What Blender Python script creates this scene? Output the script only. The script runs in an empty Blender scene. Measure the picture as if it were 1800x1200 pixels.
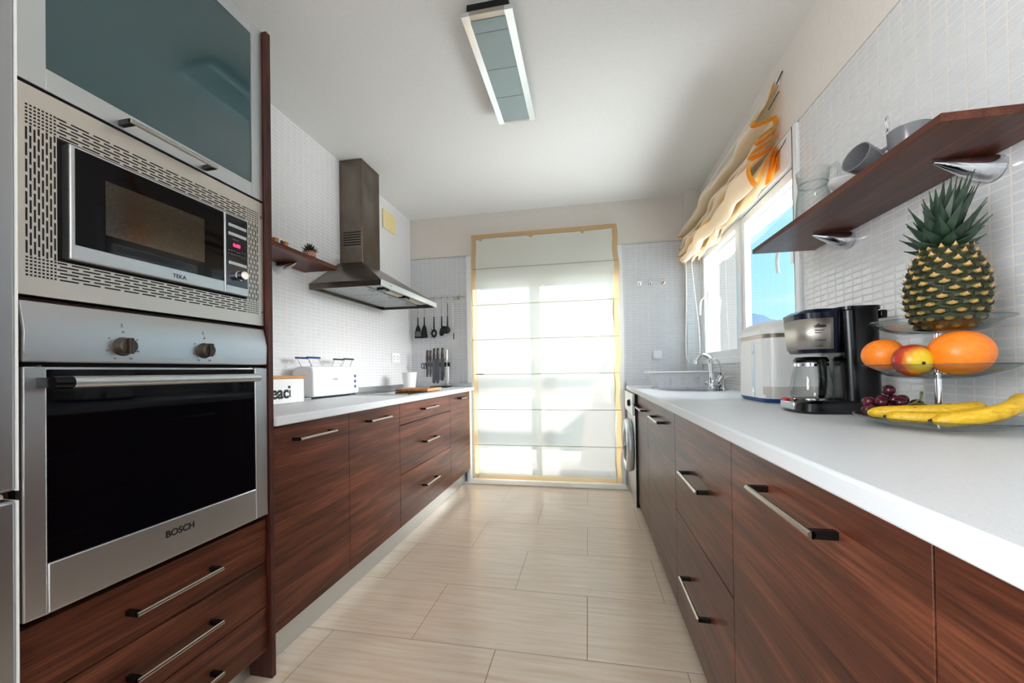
import bpy, bmesh, math, random
from mathutils import Vector, Matrix, Quaternion
random.seed(7)
PI = math.pi
sc = bpy.context.scene
C = sc.collection

# ------------------------------------------------------------------ camera
CAMZ = 1.055
yaw, pit, rol = 0.18936, 0.00848, 0.01506
F = Vector((-math.sin(yaw)*math.cos(pit), math.cos(yaw)*math.cos(pit), math.sin(pit)))
R0 = Vector((math.cos(yaw), math.sin(yaw), 0)); D0 = F.cross(R0)
cr, sr = math.cos(rol), math.sin(rol)
Rr = cr*R0 + sr*D0; Dd = -sr*R0 + cr*D0
cd = bpy.data.cameras.new('camera'); cam = bpy.data.objects.new('camera', cd); C.objects.link(cam)
cd.sensor_width = 36; cd.lens = 36*695/1800; cd.shift_y = 45.4/1800; cd.clip_start = .02; cd.clip_end = 2000
mw = Matrix((Rr, -Dd, -F)).transposed().to_4x4(); mw.translation = (0, 0, CAMZ)
cam.matrix_world = mw
sc.camera = cam
# ------------------------------------------------------------------ view
vs = sc.view_settings
vs.view_transform = 'Standard'; vs.look = 'None'; vs.gamma = 1; vs.use_curve_mapping = False
vs.exposure = 1.92
# ------------------------------------------------------------------ world
SIDE_GLOW, LOW_GLOW, REAR, LEFTL = 9.5, 3.8, .25, 6.0
wd = bpy.data.worlds.new('sky'); sc.world = wd; wd.use_nodes = True
nt = wd.node_tree; nt.nodes.clear(); N = nt.nodes.new; L = nt.links.new
tc = N('ShaderNodeTexCoord'); sep = N('ShaderNodeSeparateXYZ'); L(tc.outputs['Generated'], sep.inputs[0])
def mrange(v, a, b, c, d, smooth=True):
    m = N('ShaderNodeMapRange'); m.interpolation_type = 'SMOOTHSTEP' if smooth else 'LINEAR'
    L(v, m.inputs[0])
    for i, q in enumerate((a, b, c, d)): m.inputs[i+1].default_value = q
    return m.outputs[0]
ramp = N('ShaderNodeValToRGB'); L(mrange(sep.outputs[2], 0, .6, 0, 1, False), ramp.inputs[0])
e = ramp.color_ramp.elements
e[0].position = 0; e[0].color = (.50, .80, .90, 1); e[1].position = 1; e[1].color = (.34, .66, .90, 1)
q = ramp.color_ramp.elements.new(.35); q.color = (.36, .74, .93, 1)
nz = N('ShaderNodeTexNoise'); nz.inputs['Scale'].default_value = 3.2; nz.inputs['Detail'].default_value = 5
mp = N('ShaderNodeMapping'); mp.inputs['Scale'].default_value = (1, 1, 5); mp.inputs['Location'].default_value = (.3, .1, .4)
L(tc.outputs['Generated'], mp.inputs[0]); L(mp.outputs[0], nz.inputs[0])
mix = N('ShaderNodeMix'); mix.data_type = 'RGBA'
L(mrange(nz.outputs[0], .50, .72, 0, .8), mix.inputs[0]); L(ramp.outputs[0], mix.inputs[6]); mix.inputs[7].default_value = (.75, .86, .92, 1)
# added fill glow in the sky: window side, below its horizon, rear and left
def mmul(a, b):
    m = N('ShaderNodeMath'); m.operation = 'MULTIPLY'; L(a, m.inputs[0]); L(b, m.inputs[1]); return m.outputs[0]
def madd(a, b):
    m = N('ShaderNodeMath'); m.operation = 'ADD'; L(a, m.inputs[0]); L(b, m.inputs[1]); return m.outputs[0]
side = mmul(mmul(mrange(sep.outputs[0], 0, .4, 0, 1), mrange(sep.outputs[1], .22, .52, 1, 0)), mrange(sep.outputs[1], -.5, -.15, 0, 1))
up = mmul(mmul(mrange(sep.outputs[2], -.02, .08, 0, SIDE_GLOW), mrange(sep.outputs[2], .38, .7, 1, .1)), side)
gr = mmul(mrange(sep.outputs[2], -.03, -.25, 0, LOW_GLOW), side)
bk = mrange(sep.outputs[1], -.3, -.8, 0, REAR)
lf = mrange(sep.outputs[0], -.3, -.8, 0, LEFTL)
tot = madd(madd(up, gr), madd(bk, lf))
bg1 = N('ShaderNodeBackground'); L(mix.outputs[2], bg1.inputs[0]); bg1.inputs[1].default_value = 0.38
bg2 = N('ShaderNodeBackground'); bg2.inputs[0].default_value = (.97, .985, 1, 1); L(tot, bg2.inputs[1])
ash = N('ShaderNodeAddShader'); L(bg1.outputs[0], ash.inputs[0]); L(bg2.outputs[0], ash.inputs[1])
wo = N('ShaderNodeOutputWorld'); L(ash.outputs[0], wo.inputs[0])
# ------------------------------------------------------------------ sun
sd = bpy.data.lights.new('sun', 'SUN'); sun = bpy.data.objects.new('sun', sd); C.objects.link(sun)
sd.energy = 2.7; sd.angle = math.radians(3.2); sd.color = (1, .96, .9)
sdir = Vector((-.2, -1, -.27)); sun.rotation_euler = sdir.to_track_quat('-Z', 'Y').to_euler(); sun.location = (2, 8, 4)
# ------------------------------------------------------------------ portals onto the sky: the real window and two added openings
XL_ = -1.753
def area(name, loc, d, sx, sy, energy=0, portal=True, col=(1, 1, 1)):
    l = bpy.data.lights.new(name, 'AREA'); o = bpy.data.objects.new(name, l); C.objects.link(o)
    l.shape = 'RECTANGLE'; l.size = sx; l.size_y = sy; l.energy = energy; l.color = col
    if portal: l.cycles.is_portal = True
    o.location = loc; o.rotation_euler = Vector(d).to_track_quat('-Z', 'Y').to_euler()
    return o
area('window_daylight', (1.12, 2.86, 1.55), (-1, 0, 0), 1.5, .95, 1)
area('side_fill_portal', (XL_-.15, -1.05, 1.525), (1, 0, 0), 1.5, 1.15, 1)  # no known room here; opening added to light the right wall
area('rear_fill_portal', (-.35, -2.75, 1.05), (0, 1, 0), 1.5, 2.1, 1)  # unseen rear opening, added as a source of fill

# ------------------------------------------------------------------ helpers
def s2l(c):
    if isinstance(c, str): c = tuple(int(c[i:i+2], 16) for i in (0, 2, 4))
    r = []
    for v in c:
        v = v/255
        r.append(v/12.92 if v <= .04045 else ((v+.055)/1.055)**2.4)
    return (*r, 1)
def mat(name, col, rough=.5, metal=0, spec=.5, **k):
    m = bpy.data.materials.new(name); m.use_nodes = True
    b = m.node_tree.nodes['Principled BSDF']
    b.inputs['Base Color'].default_value = s2l(col); b.inputs['Roughness'].default_value = rough
    b.inputs['Metallic'].default_value = metal; b.inputs['Specular IOR Level'].default_value = spec
    for kk, v in k.items(): b.inputs[kk.replace('_', ' ')].default_value = v
    return m
def nodes(m): return m.node_tree.nodes, m.node_tree.links, m.node_tree.nodes['Principled BSDF']
def pos(m, scale=(1, 1, 1), loc=(0, 0, 0), rot=(0, 0, 0)):
    n, l, b = nodes(m)
    g = n.new('ShaderNodeNewGeometry'); mp = n.new('ShaderNodeMapping')
    mp.inputs['Scale'].default_value = scale; mp.inputs['Location'].default_value = loc; mp.inputs['Rotation'].default_value = rot
    l.new(g.outputs['Position'], mp.inputs[0]); return mp.outputs[0]
def noise(m, vec, scale, detail=4, rough=.5, dist=0):
    n, l, b = nodes(m)
    t = n.new('ShaderNodeTexNoise'); t.inputs['Scale'].default_value = scale; t.inputs['Detail'].default_value = detail
    t.inputs['Roughness'].default_value = rough; t.inputs['Distortion'].default_value = dist
    l.new(vec, t.inputs['Vector']); return t.outputs['Fac']
def cramp(m, fac, stops):
    n, l, b = nodes(m)
    r = n.new('ShaderNodeValToRGB'); l.new(fac, r.inputs[0]); cr = r.color_ramp
    cr.elements[0].position, cr.elements[0].color = stops[0][0], s2l(stops[0][1])
    cr.elements[1].position, cr.elements[1].color = stops[-1][0], s2l(stops[-1][1])
    for p, c in stops[1:-1]:
        q = cr.elements.new(p); q.color = s2l(c)
    return r.outputs[0]
def bump(m, h, strength=.2, dist=.002):
    n, l, b = nodes(m)
    bp = n.new('ShaderNodeBump'); bp.inputs['Strength'].default_value = strength; bp.inputs['Distance'].default_value = dist
    l.new(h, bp.inputs['Height']); l.new(bp.outputs[0], b.inputs['Normal'])
def speckle(name, c0, c1, scale, rough, bs=.05, **k):
    m = mat(name, c0, rough, **k); f = noise(m, pos(m), scale)
    n, l, b = nodes(m); l.new(cramp(m, f, [(.35, c0), (.65, c1)]), b.inputs['Base Color']); bump(m, f, bs, .001)
    return m
def wood(name, dark, mid, light, grain=(14, .9, 14), rough=.33):
    m = mat(name, mid, rough); n, l, b = nodes(m)
    v = pos(m, grain)
    f1 = noise(m, v, 1.6, 6, .62, .6)
    v2 = pos(m, (grain[0]*9, grain[1]*2, grain[2]*9)); f2 = noise(m, v2, 2.0, 3, .6)
    ma = n.new('ShaderNodeMath'); ma.operation = 'MULTIPLY_ADD'; l.new(f2, ma.inputs[0]); ma.inputs[1].default_value = .35
    mb = n.new('ShaderNodeMath'); mb.operation = 'MULTIPLY'; l.new(f1, mb.inputs[0]); mb.inputs[1].default_value = .65
    l.new(mb.outputs[0], ma.inputs[2])
    b.inputs['Specular IOR Level'].default_value = .3; l.new(cramp(m, ma.outputs[0], [(.36, dark), (.5, mid), (.64, light)]), b.inputs['Base Color'])
    bump(m, f2, .12, .0006)
    return m
def tiles(name, axis, tile, grout, w, h, mort, offset=0, ox=0, oy=0, rough=.18, bs=.5, vary=None):
    m = mat(name, tile, rough); n, l, b = nodes(m)
    g = n.new('ShaderNodeNewGeometry'); sp = n.new('ShaderNodeSeparateXYZ'); l.new(g.outputs['Position'], sp.inputs[0])
    cb = n.new('ShaderNodeCombineXYZ')
    a, c = {'x': (1, 2), 'y': (0, 2), 'z': (0, 1)}[axis]
    def off(o, d):
        q = n.new('ShaderNodeMath'); q.operation = 'ADD'; l.new(sp.outputs[o], q.inputs[0]); q.inputs[1].default_value = d; return q.outputs[0]
    l.new(off(a, ox), cb.inputs[0]); l.new(off(c, oy), cb.inputs[1])
    br = n.new('ShaderNodeTexBrick'); br.offset = offset; br.squash = 1; br.inputs['Scale'].default_value = 1
    br.inputs['Brick Width'].default_value = w; br.inputs['Row Height'].default_value = h
    br.inputs['Mortar Size'].default_value = mort; br.inputs['Mortar Smooth'].default_value = .2; br.inputs['Bias'].default_value = 0
    br.inputs['Color1'].default_value = s2l(tile); br.inputs['Color2'].default_value = s2l(vary or tile); br.inputs['Mortar'].default_value = s2l(grout)
    l.new(cb.outputs[0], br.inputs['Vector'])
    iv = n.new('ShaderNodeMath'); iv.operation = 'SUBTRACT'; iv.inputs[0].default_value = 1; l.new(br.outputs['Fac'], iv.inputs[1])
    bump(m, iv.outputs[0], bs, .0015)
    rr = n.new('ShaderNodeMapRange'); l.new(br.outputs['Fac'], rr.inputs[0]); rr.inputs[3].default_value = rough; rr.inputs[4].default_value = .8
    l.new(rr.outputs[0], b.inputs['Roughness'])
    l.new(br.outputs['Color'], b.inputs['Base Color']); b.inputs['Specular IOR Level'].default_value = .8
    return m, br
def thin_glass(name, tint=(1, 1, 1), edge=(.75, .82, .8), refl=1.0, rough=0.0, facing=.45):
    m = bpy.data.materials.new(name); m.use_nodes = True; n = m.node_tree.nodes; l = m.node_tree.links; n.clear()
    tr = n.new('ShaderNodeBsdfTransparent'); gl = n.new('ShaderNodeBsdfGlossy'); gl.inputs['Roughness'].default_value = rough
    lw = n.new('ShaderNodeLayerWeight'); lw.inputs[0].default_value = facing
    mc = n.new('ShaderNodeMix'); mc.data_type = 'RGBA'; l.new(lw.outputs['Facing'], mc.inputs[0])
    mc.inputs[6].default_value = (*tint, 1); mc.inputs[7].default_value = (*edge, 1); l.new(mc.outputs[2], tr.inputs[0])
    l5 = n.new('ShaderNodeLayerWeight'); l5.inputs[0].default_value = .5
    pw = n.new('ShaderNodeMath'); pw.operation = 'POWER'; l.new(l5.outputs['Facing'], pw.inputs[0]); pw.inputs[1].default_value = 4
    sc_ = n.new('ShaderNodeMath'); sc_.operation = 'MULTIPLY_ADD'; l.new(pw.outputs[0], sc_.inputs[0]); sc_.inputs[1].default_value = .9; sc_.inputs[2].default_value = .045
    gb_ = n.new('ShaderNodeNewGeometry'); ib = n.new('ShaderNodeMath'); ib.operation = 'MULTIPLY_ADD'; l.new(gb_.outputs['Backfacing'], ib.inputs[0]); ib.inputs[1].default_value = -refl; ib.inputs[2].default_value = refl
    mu = n.new('ShaderNodeMath'); mu.operation = 'MULTIPLY'; l.new(sc_.outputs[0], mu.inputs[0]); l.new(ib.outputs[0], mu.inputs[1])
    mx = n.new('ShaderNodeMixShader'); l.new(mu.outputs[0], mx.inputs[0]); l.new(tr.outputs[0], mx.inputs[1]); l.new(gl.outputs[0], mx.inputs[2])
    o = n.new('ShaderNodeOutputMaterial'); l.new(mx.outputs[0], o.inputs[0]); return m
def fabric(name, dif, trans, tfac=.5, see=.1):
    m = bpy.data.materials.new(name); m.use_nodes = True; n = m.node_tree.nodes; l = m.node_tree.links; n.clear()
    d = n.new('ShaderNodeBsdfDiffuse'); d.inputs[0].default_value = s2l(dif)
    t = n.new('ShaderNodeBsdfTranslucent'); t.inputs[0].default_value = s2l(trans)
    p = n.new('ShaderNodeBsdfTransparent')
    a = n.new('ShaderNodeMixShader'); a.inputs[0].default_value = tfac; l.new(d.outputs[0], a.inputs[1]); l.new(t.outputs[0], a.inputs[2])
    b = n.new('ShaderNodeMixShader'); b.inputs[0].default_value = see; l.new(a.outputs[0], b.inputs[1]); l.new(p.outputs[0], b.inputs[2])
    g = n.new('ShaderNodeNewGeometry'); w = n.new('ShaderNodeTexNoise'); w.inputs['Scale'].default_value = 260; l.new(g.outputs['Position'], w.inputs['Vector'])
    bp = n.new('ShaderNodeBump'); bp.inputs['Strength'].default_value = .15; bp.inputs['Distance'].default_value = .0005
    l.new(w.outputs[0], bp.inputs['Height']); l.new(bp.outputs[0], d.inputs['Normal'])
    o = n.new('ShaderNodeOutputMaterial'); l.new(b.outputs[0], o.inputs[0]); return m
def brushed(name, col, rough=.3, scale=(400, 3, 400), metal=1):
    m = mat(name, col, rough, metal); f = noise(m, pos(m, scale), 1.0, 3)
    n, l, b = nodes(m); rr = n.new('ShaderNodeMapRange'); l.new(f, rr.inputs[0]); rr.inputs[3].default_value = rough-.08; rr.inputs[4].default_value = rough+.1
    l.new(rr.outputs[0], b.inputs['Roughness']); bump(m, f, .04, .0004); return m

class MB:
    def __init__(s): s.v = []; s.f = []; s.m = []; s.mi = 0
    def add(s, vs, fs):
        o = len(s.v); s.v += [tuple(v) for v in vs]; s.f += [tuple(i+o for i in f) for f in fs]; s.m += [s.mi]*len(fs); return s
    def box(s, x0, x1, y0, y1, z0, z1):
        if x0 > x1: x0, x1 = x1, x0
        if y0 > y1: y0, y1 = y1, y0
        if z0 > z1: z0, z1 = z1, z0
        v = [(x0,y0,z0),(x1,y0,z0),(x1,y1,z0),(x0,y1,z0),(x0,y0,z1),(x1,y0,z1),(x1,y1,z1),(x0,y1,z1)]
        return s.add(v, [(0,3,2,1),(4,5,6,7),(0,1,5,4),(1,2,6,5),(2,3,7,6),(3,0,4,7)])
    def prism(s, poly, axis, a, b):
        # poly: list of 2D points in the plane normal to axis ('x': (y,z), 'y': (x,z), 'z': (x,y))
        n = len(poly)
        def p(q, t): return {'x': (t, q[0], q[1]), 'y': (q[0], t, q[1]), 'z': (q[0], q[1], t)}[axis]
        ar = sum(poly[i][0]*poly[(i+1) % n][1]-poly[(i+1) % n][0]*poly[i][1] for i in range(n))
        if (ar > 0) == (axis == 'y'): poly = poly[::-1]
        if a > b: a, b = b, a
        v = [p(q, a) for q in poly]+[p(q, b) for q in poly]
        return s.add(v, [tuple(range(n))[::-1], tuple(range(n, 2*n))]+[(i, (i+1) % n, (i+1) % n+n, i+n) for i in range(n)])
    def tube(s, pts, r, seg=10, cap=True, flat=None):
        pts = [Vector(p) for p in pts]; n = len(pts)
        rs = r if isinstance(r, (list, tuple)) else [r]*n
        up = None; rings = []
        for i, p in enumerate(pts):
            t = (pts[min(i+1, n-1)]-pts[max(i-1, 0)]).normalized()
            if up is None:
                up = Vector((0, 0, 1)) if abs(t.z) < .9 else Vector((1, 0, 0))
            a = t.cross(up).normalized(); up = a.cross(t).normalized()
            rings.append([p+(a*math.cos(k*2*PI/seg)+up*math.sin(k*2*PI/seg)*(flat or 1))*rs[i] for k in range(seg)])
        v = [q for rg in rings for q in rg]; f = []
        for i in range(n-1):
            for k in range(seg):
                k2 = (k+1) % seg; f.append((i*seg+k, i*seg+k2, (i+1)*seg+k2, (i+1)*seg+k))
        if cap: f += [tuple(range(seg))[::-1], tuple(range((n-1)*seg, n*seg))]
        return s.add(v, f)
    def lathe(s, prof, c=(0, 0, 0), seg=32, rot=None, closed=False, sx=1, sy=1):
        c = Vector(c); v = []; f = []; n = len(prof)
        for r, z in prof:
            for k in range(seg):
                q = Vector((r*sx*math.cos(2*PI*k/seg), r*sy*math.sin(2*PI*k/seg), z))
                if rot: q = rot @ q
                v.append(c+q)
        for i in range(n if closed else n-1):
            for k in range(seg):
                k2 = (k+1) % seg; j = (i+1) % n
                f.append((i*seg+k, i*seg+k2, j*seg+k2, j*seg+k))
        if not closed:
            if prof[0][0] > 1e-6: f.append(tuple(range(seg))[::-1])
            if prof[-1][0] > 1e-6: f.append(tuple(range((n-1)*seg, n*seg)))
        return s.add(v, f)
    def ball(s, c, r, seg=20, rings=12, fn=None, rot=None):
        c = Vector(c); rx, ry, rz = r if isinstance(r, (tuple, list)) else (r, r, r); v = []; f = []
        for i in range(rings+1):
            th = PI*i/rings
            for k in range(seg):
                ph = 2*PI*k/seg
                d = Vector((math.sin(th)*math.cos(ph), math.sin(th)*math.sin(ph), -math.cos(th)))
                m = fn(d) if fn else 1
                q = Vector((d.x*rx, d.y*ry, d.z*rz))*m
                if rot: q = rot @ q
                v.append(c+q)
        for i in range(rings):
            for k in range(seg):
                k2 = (k+1) % seg; f.append((i*seg+k, i*seg+k2, (i+1)*seg+k2, (i+1)*seg+k))
        return s.add(v, f)
    def grid(s, fn, nu, nv):
        v = [fn(i/(nu-1), j/(nv-1)) for i in range(nu) for j in range(nv)]
        f = [(i*nv+j, (i+1)*nv+j, (i+1)*nv+j+1, i*nv+j+1) for i in range(nu-1) for j in range(nv-1)]
        return s.add(v, f)
    def build(s, name, m, parent=None, bevel=0, smooth=True, angle=35, solid=0, sub=0, seg=2):
        me = bpy.data.meshes.new(name); me.from_pydata(s.v, [], s.f)
        bm = bmesh.new(); bm.from_mesh(me); bmesh.ops.remove_doubles(bm, verts=bm.verts, dist=1e-6)
        bmesh.ops.recalc_face_normals(bm, faces=bm.faces) if not solid else None
        bm.to_mesh(me); bm.free()
        ms = m if isinstance(m, (list, tuple)) else [m]
        for q in ms: me.materials.append(q)
        if len(ms) > 1 and len(me.polygons) == len(s.m): me.polygons.foreach_set('material_index', s.m)
        if smooth:
            me.polygons.foreach_set('use_smooth', [True]*len(me.polygons)); me.set_sharp_from_angle(angle=math.radians(angle))
        o = bpy.data.objects.new(name, me); C.objects.link(o)
        if parent is not None:
            o.parent = parent
            o.matrix_parent_inverse = Matrix.Translation(parent.location).inverted() if parent.type == 'EMPTY' and parent.parent is None else Matrix()
        if solid:
            d = o.modifiers.new('thickness', 'SOLIDIFY'); d.thickness = solid; d.offset = 0
        if bevel:
            d = o.modifiers.new('bevel', 'BEVEL'); d.width = bevel; d.segments = seg; d.limit_method = 'ANGLE'; d.angle_limit = math.radians(40); d.harden_normals = False
        if sub:
            d = o.modifiers.new('subdivision', 'SUBSURF'); d.levels = sub; d.render_levels = sub
        return o
def tag(o, label=None, cat=None, group=None, kind=None):
    if label: o['label'] = label
    if cat: o['category'] = cat
    if group: o['group'] = group
    if kind: o['kind'] = kind
    return o
def thing(name, loc, label, cat, group=None):
    o = bpy.data.objects.new(name, None); C.objects.link(o); o.location = loc; o.empty_display_size = .05
    return tag(o, label, cat, group)
def struct(name, mb, m, **k): return tag(mb.build(name, m, **k), kind='structure')
def text(name, body, size, origin, right, upv, m, parent, depth=.0006, bold=0, align='LEFT', wide=1, heavy=None):
    cu = bpy.data.curves.new(name, 'FONT'); cu.body = body; cu.size = size; cu.extrude = depth; cu.offset = bold; cu.align_x = align
    t = bpy.data.objects.new(name+'_font', cu)
    C.objects.link(t); bpy.context.view_layer.update()
    me = bpy.data.meshes.new_from_object(t.evaluated_get(bpy.context.evaluated_depsgraph_get()))
    bpy.data.objects.remove(t)
    r = Vector(right).normalized(); u = Vector(upv).normalized(); n = r.cross(u)
    M4 = Matrix((r, u, n)).transposed().to_4x4(); M4.translation = origin
    me.transform(Matrix.Diagonal((wide, 1, 1, 1)))
    if heavy:   # thicken the strokes with slightly shifted copies of the letters
        bmh = bmesh.new()
        for i, (a, b) in enumerate(heavy):
            m2 = me.copy(); m2.transform(Matrix.Translation((a, b, .00002*i))); bmh.from_mesh(m2); bpy.data.meshes.remove(m2)
        bmh.to_mesh(me); bmh.free()
    me.transform(M4); me.materials.clear(); me.materials.append(m)
    o = bpy.data.objects.new(name, me); C.objects.link(o)
    o.parent = parent
    if parent.type == 'EMPTY' and parent.parent is None: o.matrix_parent_inverse = Matrix.Translation(parent.location).inverted()
    return o

# ------------------------------------------------------------------ materials
M = {}
M['paint'] = speckle('ceiling_paint', 'e9e9e6', 'e6e6e3', 60, .75)
M['paint_warm'] = speckle('wall_paint', 'e0d8d0', 'dcd4cb', 60, .75)
M['tile_x'], _ = tiles('mosaic_tile_side', 'x', 'd0d2d5', 'dcd6d1', .0517, .0238, .0034, ox=.012, oy=.003, rough=.13, vary='d4d6d8')
M['tile_y'], _ = tiles('mosaic_tile_back', 'y', 'cdcfd4', 'e2deda', .0517, .0238, .0026, ox=.02, oy=.003, rough=.22, vary='d2d4d8')
M['floor'], fb = tiles('floor_tile', 'z', 'eadac8', 'a6917e', .683, .413, .0018, offset=.5, ox=.0193+.683*6, oy=-.227+.413*12, rough=.2, bs=.3, vary='ecddcc')
n_, l_, b_ = nodes(M['floor'])
f_ = noise(M['floor'], pos(M['floor'], (2.2, 40, 1)), 1.4, 5, .6, .3)
mx_ = n_.new('ShaderNodeMix'); mx_.data_type = 'RGBA'; mx_.blend_type = 'MULTIPLY'; mx_.inputs[0].default_value = 1
l_.new(fb.outputs['Color'], mx_.inputs[6]); l_.new(cramp(M['floor'], f_, [(.3, 'f0e4d6'), (.7, 'ffffff')]), mx_.inputs[7]); l_.new(mx_.outputs[2], b_.inputs['Base Color'])
M['wood'] = wood('walnut_veneer', '2a120b', '532a1b', '7c4630')
M['wood_shelf'] = wood('walnut_shelf', '35180f', '502718', '713d28', (16, 1.1, 16), .38)
M['wood_edge'] = wood('walnut_edge', '2c130f', '43211a', '5c2f22', (16, 16, 1.0), .4)
M['bamboo'] = wood('pale_bamboo', 'b9814b', 'cc9559', 'dcab70', (10, .9, 10), .45)
M['board'] = wood('chopping_board_wood', '8e5a34', 'b07a4c', 'c48f60', (12, 1, 12), .5)
M['board_dark'] = wood('chopping_board_edge', '2b1412', '3d1d17', '52281e', (12, 1, 12), .5)
M['top'] = speckle('white_laminate', 'dfe2e6', 'd3d6da', 700, .42, .12)
M['steel'] = brushed('brushed_steel', 'c4c6c9', .34)
M['steel_warm'] = brushed('pale_steel_trim', 'd9d2c9', .42)
M['alu'] = brushed('aluminium', 'd2d6d8', .38)
M['chrome'] = mat('chrome', 'd8dade', .07, 1)
M['nickel'] = mat('satin_nickel', 'b9b2a8', .25, 1)
M['hood'] = mat('hood_steel', '766c62', .27, 1)
f_ = noise(M['hood'], pos(M['hood'], (5, 5, 3)), 1.2, 4); n_, l_, b_ = nodes(M['hood']); l_.new(cramp(M['hood'], f_, [(.3, '665c53'), (.7, '847a70')]), b_.inputs['Base Color'])
M['black'] = mat('black_plastic', '050508', .22, spec=.35)
M['black_gloss'] = mat('black_glass', '040408', .04, spec=.22)
M['matte_black'] = mat('matte_black', '0a0a0a', .7)
M['dark'] = mat('dark_gap', '060505', .9)
M['post'] = mat('dark_handle_post', '1a1413', .4, .6)
M['white'] = speckle('white_plastic', 'eeeeec', 'ececea', 40, .3, .01)
M['white_frame'] = speckle('white_window_frame', 'eceeee', 'e9ebeb', 40, .35, .01)
M['grey_plastic'] = speckle('pale_grey_plastic', 'd2d3d6', 'cfd0d3', 40, .45, .01)
M['white_ceramic'] = mat('white_ceramic', 'e6e6e4', .15)
M['grey_ceramic'] = mat('grey_ceramic', '77767a', .2)
M['blue'] = mat('blue_plastic', '14467e', .3)
M['navy'] = mat('navy_plastic', '090d26', .22, spec=.4)
M['red'] = mat('red_plastic', 'd01c1c', .3)
M['frost'] = mat('frosted_teal_glass', '2a484c', .18, spec=.5, Coat_Weight=.9, Coat_Roughness=.012)
M['glass'] = thin_glass('window_glass', refl=.9, edge=(.95, .97, .97))
M['glass_ware'] = thin_glass('clear_glassware', (.99, .995, .995), (.60, .66, .65), 1.0, .01, .32)
M['lamp_glass'] = mat('lamp_glass', '93a6a6', .22, spec=.6)
M['blind'] = fabric('sheer_blind_fabric', 'f6f4e8', 'b4b8b6', .34, .10)
M['hem'] = fabric('sheer_blind_hem', 'dcbf9a', 'e8c898', .55, .04)
M['seam'] = fabric('blind_seam', 'c9bc9e', 'cdbc94', .4, .02)
M['curtain'] = fabric('cream_roman_fabric', 'f8f2e6', 'ffe8bc', .40, .02)
M['curtain_hem'] = fabric('orange_hem_fabric', 'f2b04a', 'ffae30', .5, .02)
M['cord'] = mat('white_cord', 'e4e4e4', .6)
M['socket_beige'] = mat('beige_plastic', 'd9cdb9', .4)
M['note'] = speckle('pale_yellow_plate', 'dccb93', 'd8c68d', 40, .5)
M['orange'] = speckle('orange_peel', 'f07a12', 'f5851a', 90, .38, .5)
M['orange'].node_tree.nodes['Bump'].inputs['Distance'].default_value = .002
nn, ll, bb = nodes(M['orange'])
bb.inputs['Subsurface Weight'].default_value = .0
M['terracotta'] = mat('terracotta', 'a4542e', .7)
M['leaf'] = speckle('pineapple_leaf', '162a1d', '29422c', 30, .4, .1)
M['plant'] = speckle('succulent_green', '10241a', '1e3a26', 60, .5)
M['pine_base'] = speckle('pineapple_crevice', '1a1c08', '2f3410', 120, .55, .3)
M['pine_eye'] = speckle('pineapple_eye', '8a7a22', '55601c', 160, .5, .3)
M['pine_tip'] = speckle('pineapple_bract', 'd9a76a', 'b98048', 200, .6, .2)
M['cork'] = speckle('cork', 'b87434', 'a3642a', 150, .7)
M['exterior_white'] = speckle('exterior_render', 'ece6e2', 'e8e2de', 20, .9)
M['exterior_darkened'] = speckle('exterior_render_darkened', '8c8884', '888480', 20, .9)  # near-white wall, its colour darkened to grey to offset the added sky glow
M['hill'] = speckle('distant_hill', '36495c', '2f4256', .05, 1)
M['ink'] = mat('black_ink', '0b0b0b', .5)
M['grey_ink'] = mat('grey_ink', '6e7074', .5)
M['shutter'] = mat('white_roller_shutter', 'f0f0f0', .5)
M['pink_red'] = mat('display_red', 'ff2040', .4, Emission_Color=(1, .02, .08, 1), Emission_Strength=1.6)

# ------------------------------------------------------------------ room shell
XL, XR, YB, H = -1.753, .98, 3.75, 2.6
YF = -2.7
struct('floor', MB().box(XL-.1, XR+.1, YF-.1, YB+.1, -.1, 0), M['floor'], smooth=False)
struct('ceiling', MB().box(XL-.1, XR+.1, YF-.1, YB+.1, H, H+.1), M['paint'], smooth=False)
struct('wall_left', MB().box(XL-.12, XL, -.3, YB+.1, 0, H).box(XL-.12, XL, YF, -1.8, 0, H).box(XL-.12, XL, -1.8, -.3, 2.1, H).box(XL-.12, XL, -1.8, -.3, 0, .95), M['tile_x'], smooth=False)  # gap behind the camera is an unseen opening added for side light
# back wall: tiled below 2.195, painted above, opening for the balcony door
DX0, DX1, DZ = -1.15, .315, 2.19
mb = MB(); mb.box(XL, DX0, YB, YB+.12, 0, DZ+.005); mb.box(DX1, XR, YB, YB+.12, 0, DZ+.005)
struct('wall_back', mb, M['tile_y'], smooth=False)
struct('wall_back_upper', MB().box(XL, XR, YB-.002, YB+.12, DZ+.005, H), M['paint_warm'], smooth=False)
# right wall with window opening
WY0, WY1, WZ0, WZ1 = 2.045, 3.665, 1.085, 2.19
mb = MB(); mb.box(XR, XR+.14, YF, WY0, 0, DZ+.005); mb.box(XR, XR+.14, WY0, WY1, 0, WZ0); mb.box(XR, XR+.14, WY1, YB+.12, 0, DZ+.005)
struct('wall_right', mb, M['tile_x'], smooth=False)
struct('wall_right_upper', MB().box(XR-.004, XR+.14, YF, YB+.12, DZ+.005, H), M['paint_warm'], smooth=False)
# corner pillar
struct('wall_pillar', MB().box(.857, XR, 3.665, YB, 0, DZ+.005), M['tile_y'], smooth=False)
struct('wall_pillar_upper', MB().box(.855, XR-.003, 3.663, YB, DZ+.005, H), M['paint_warm'], smooth=False)
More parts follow.
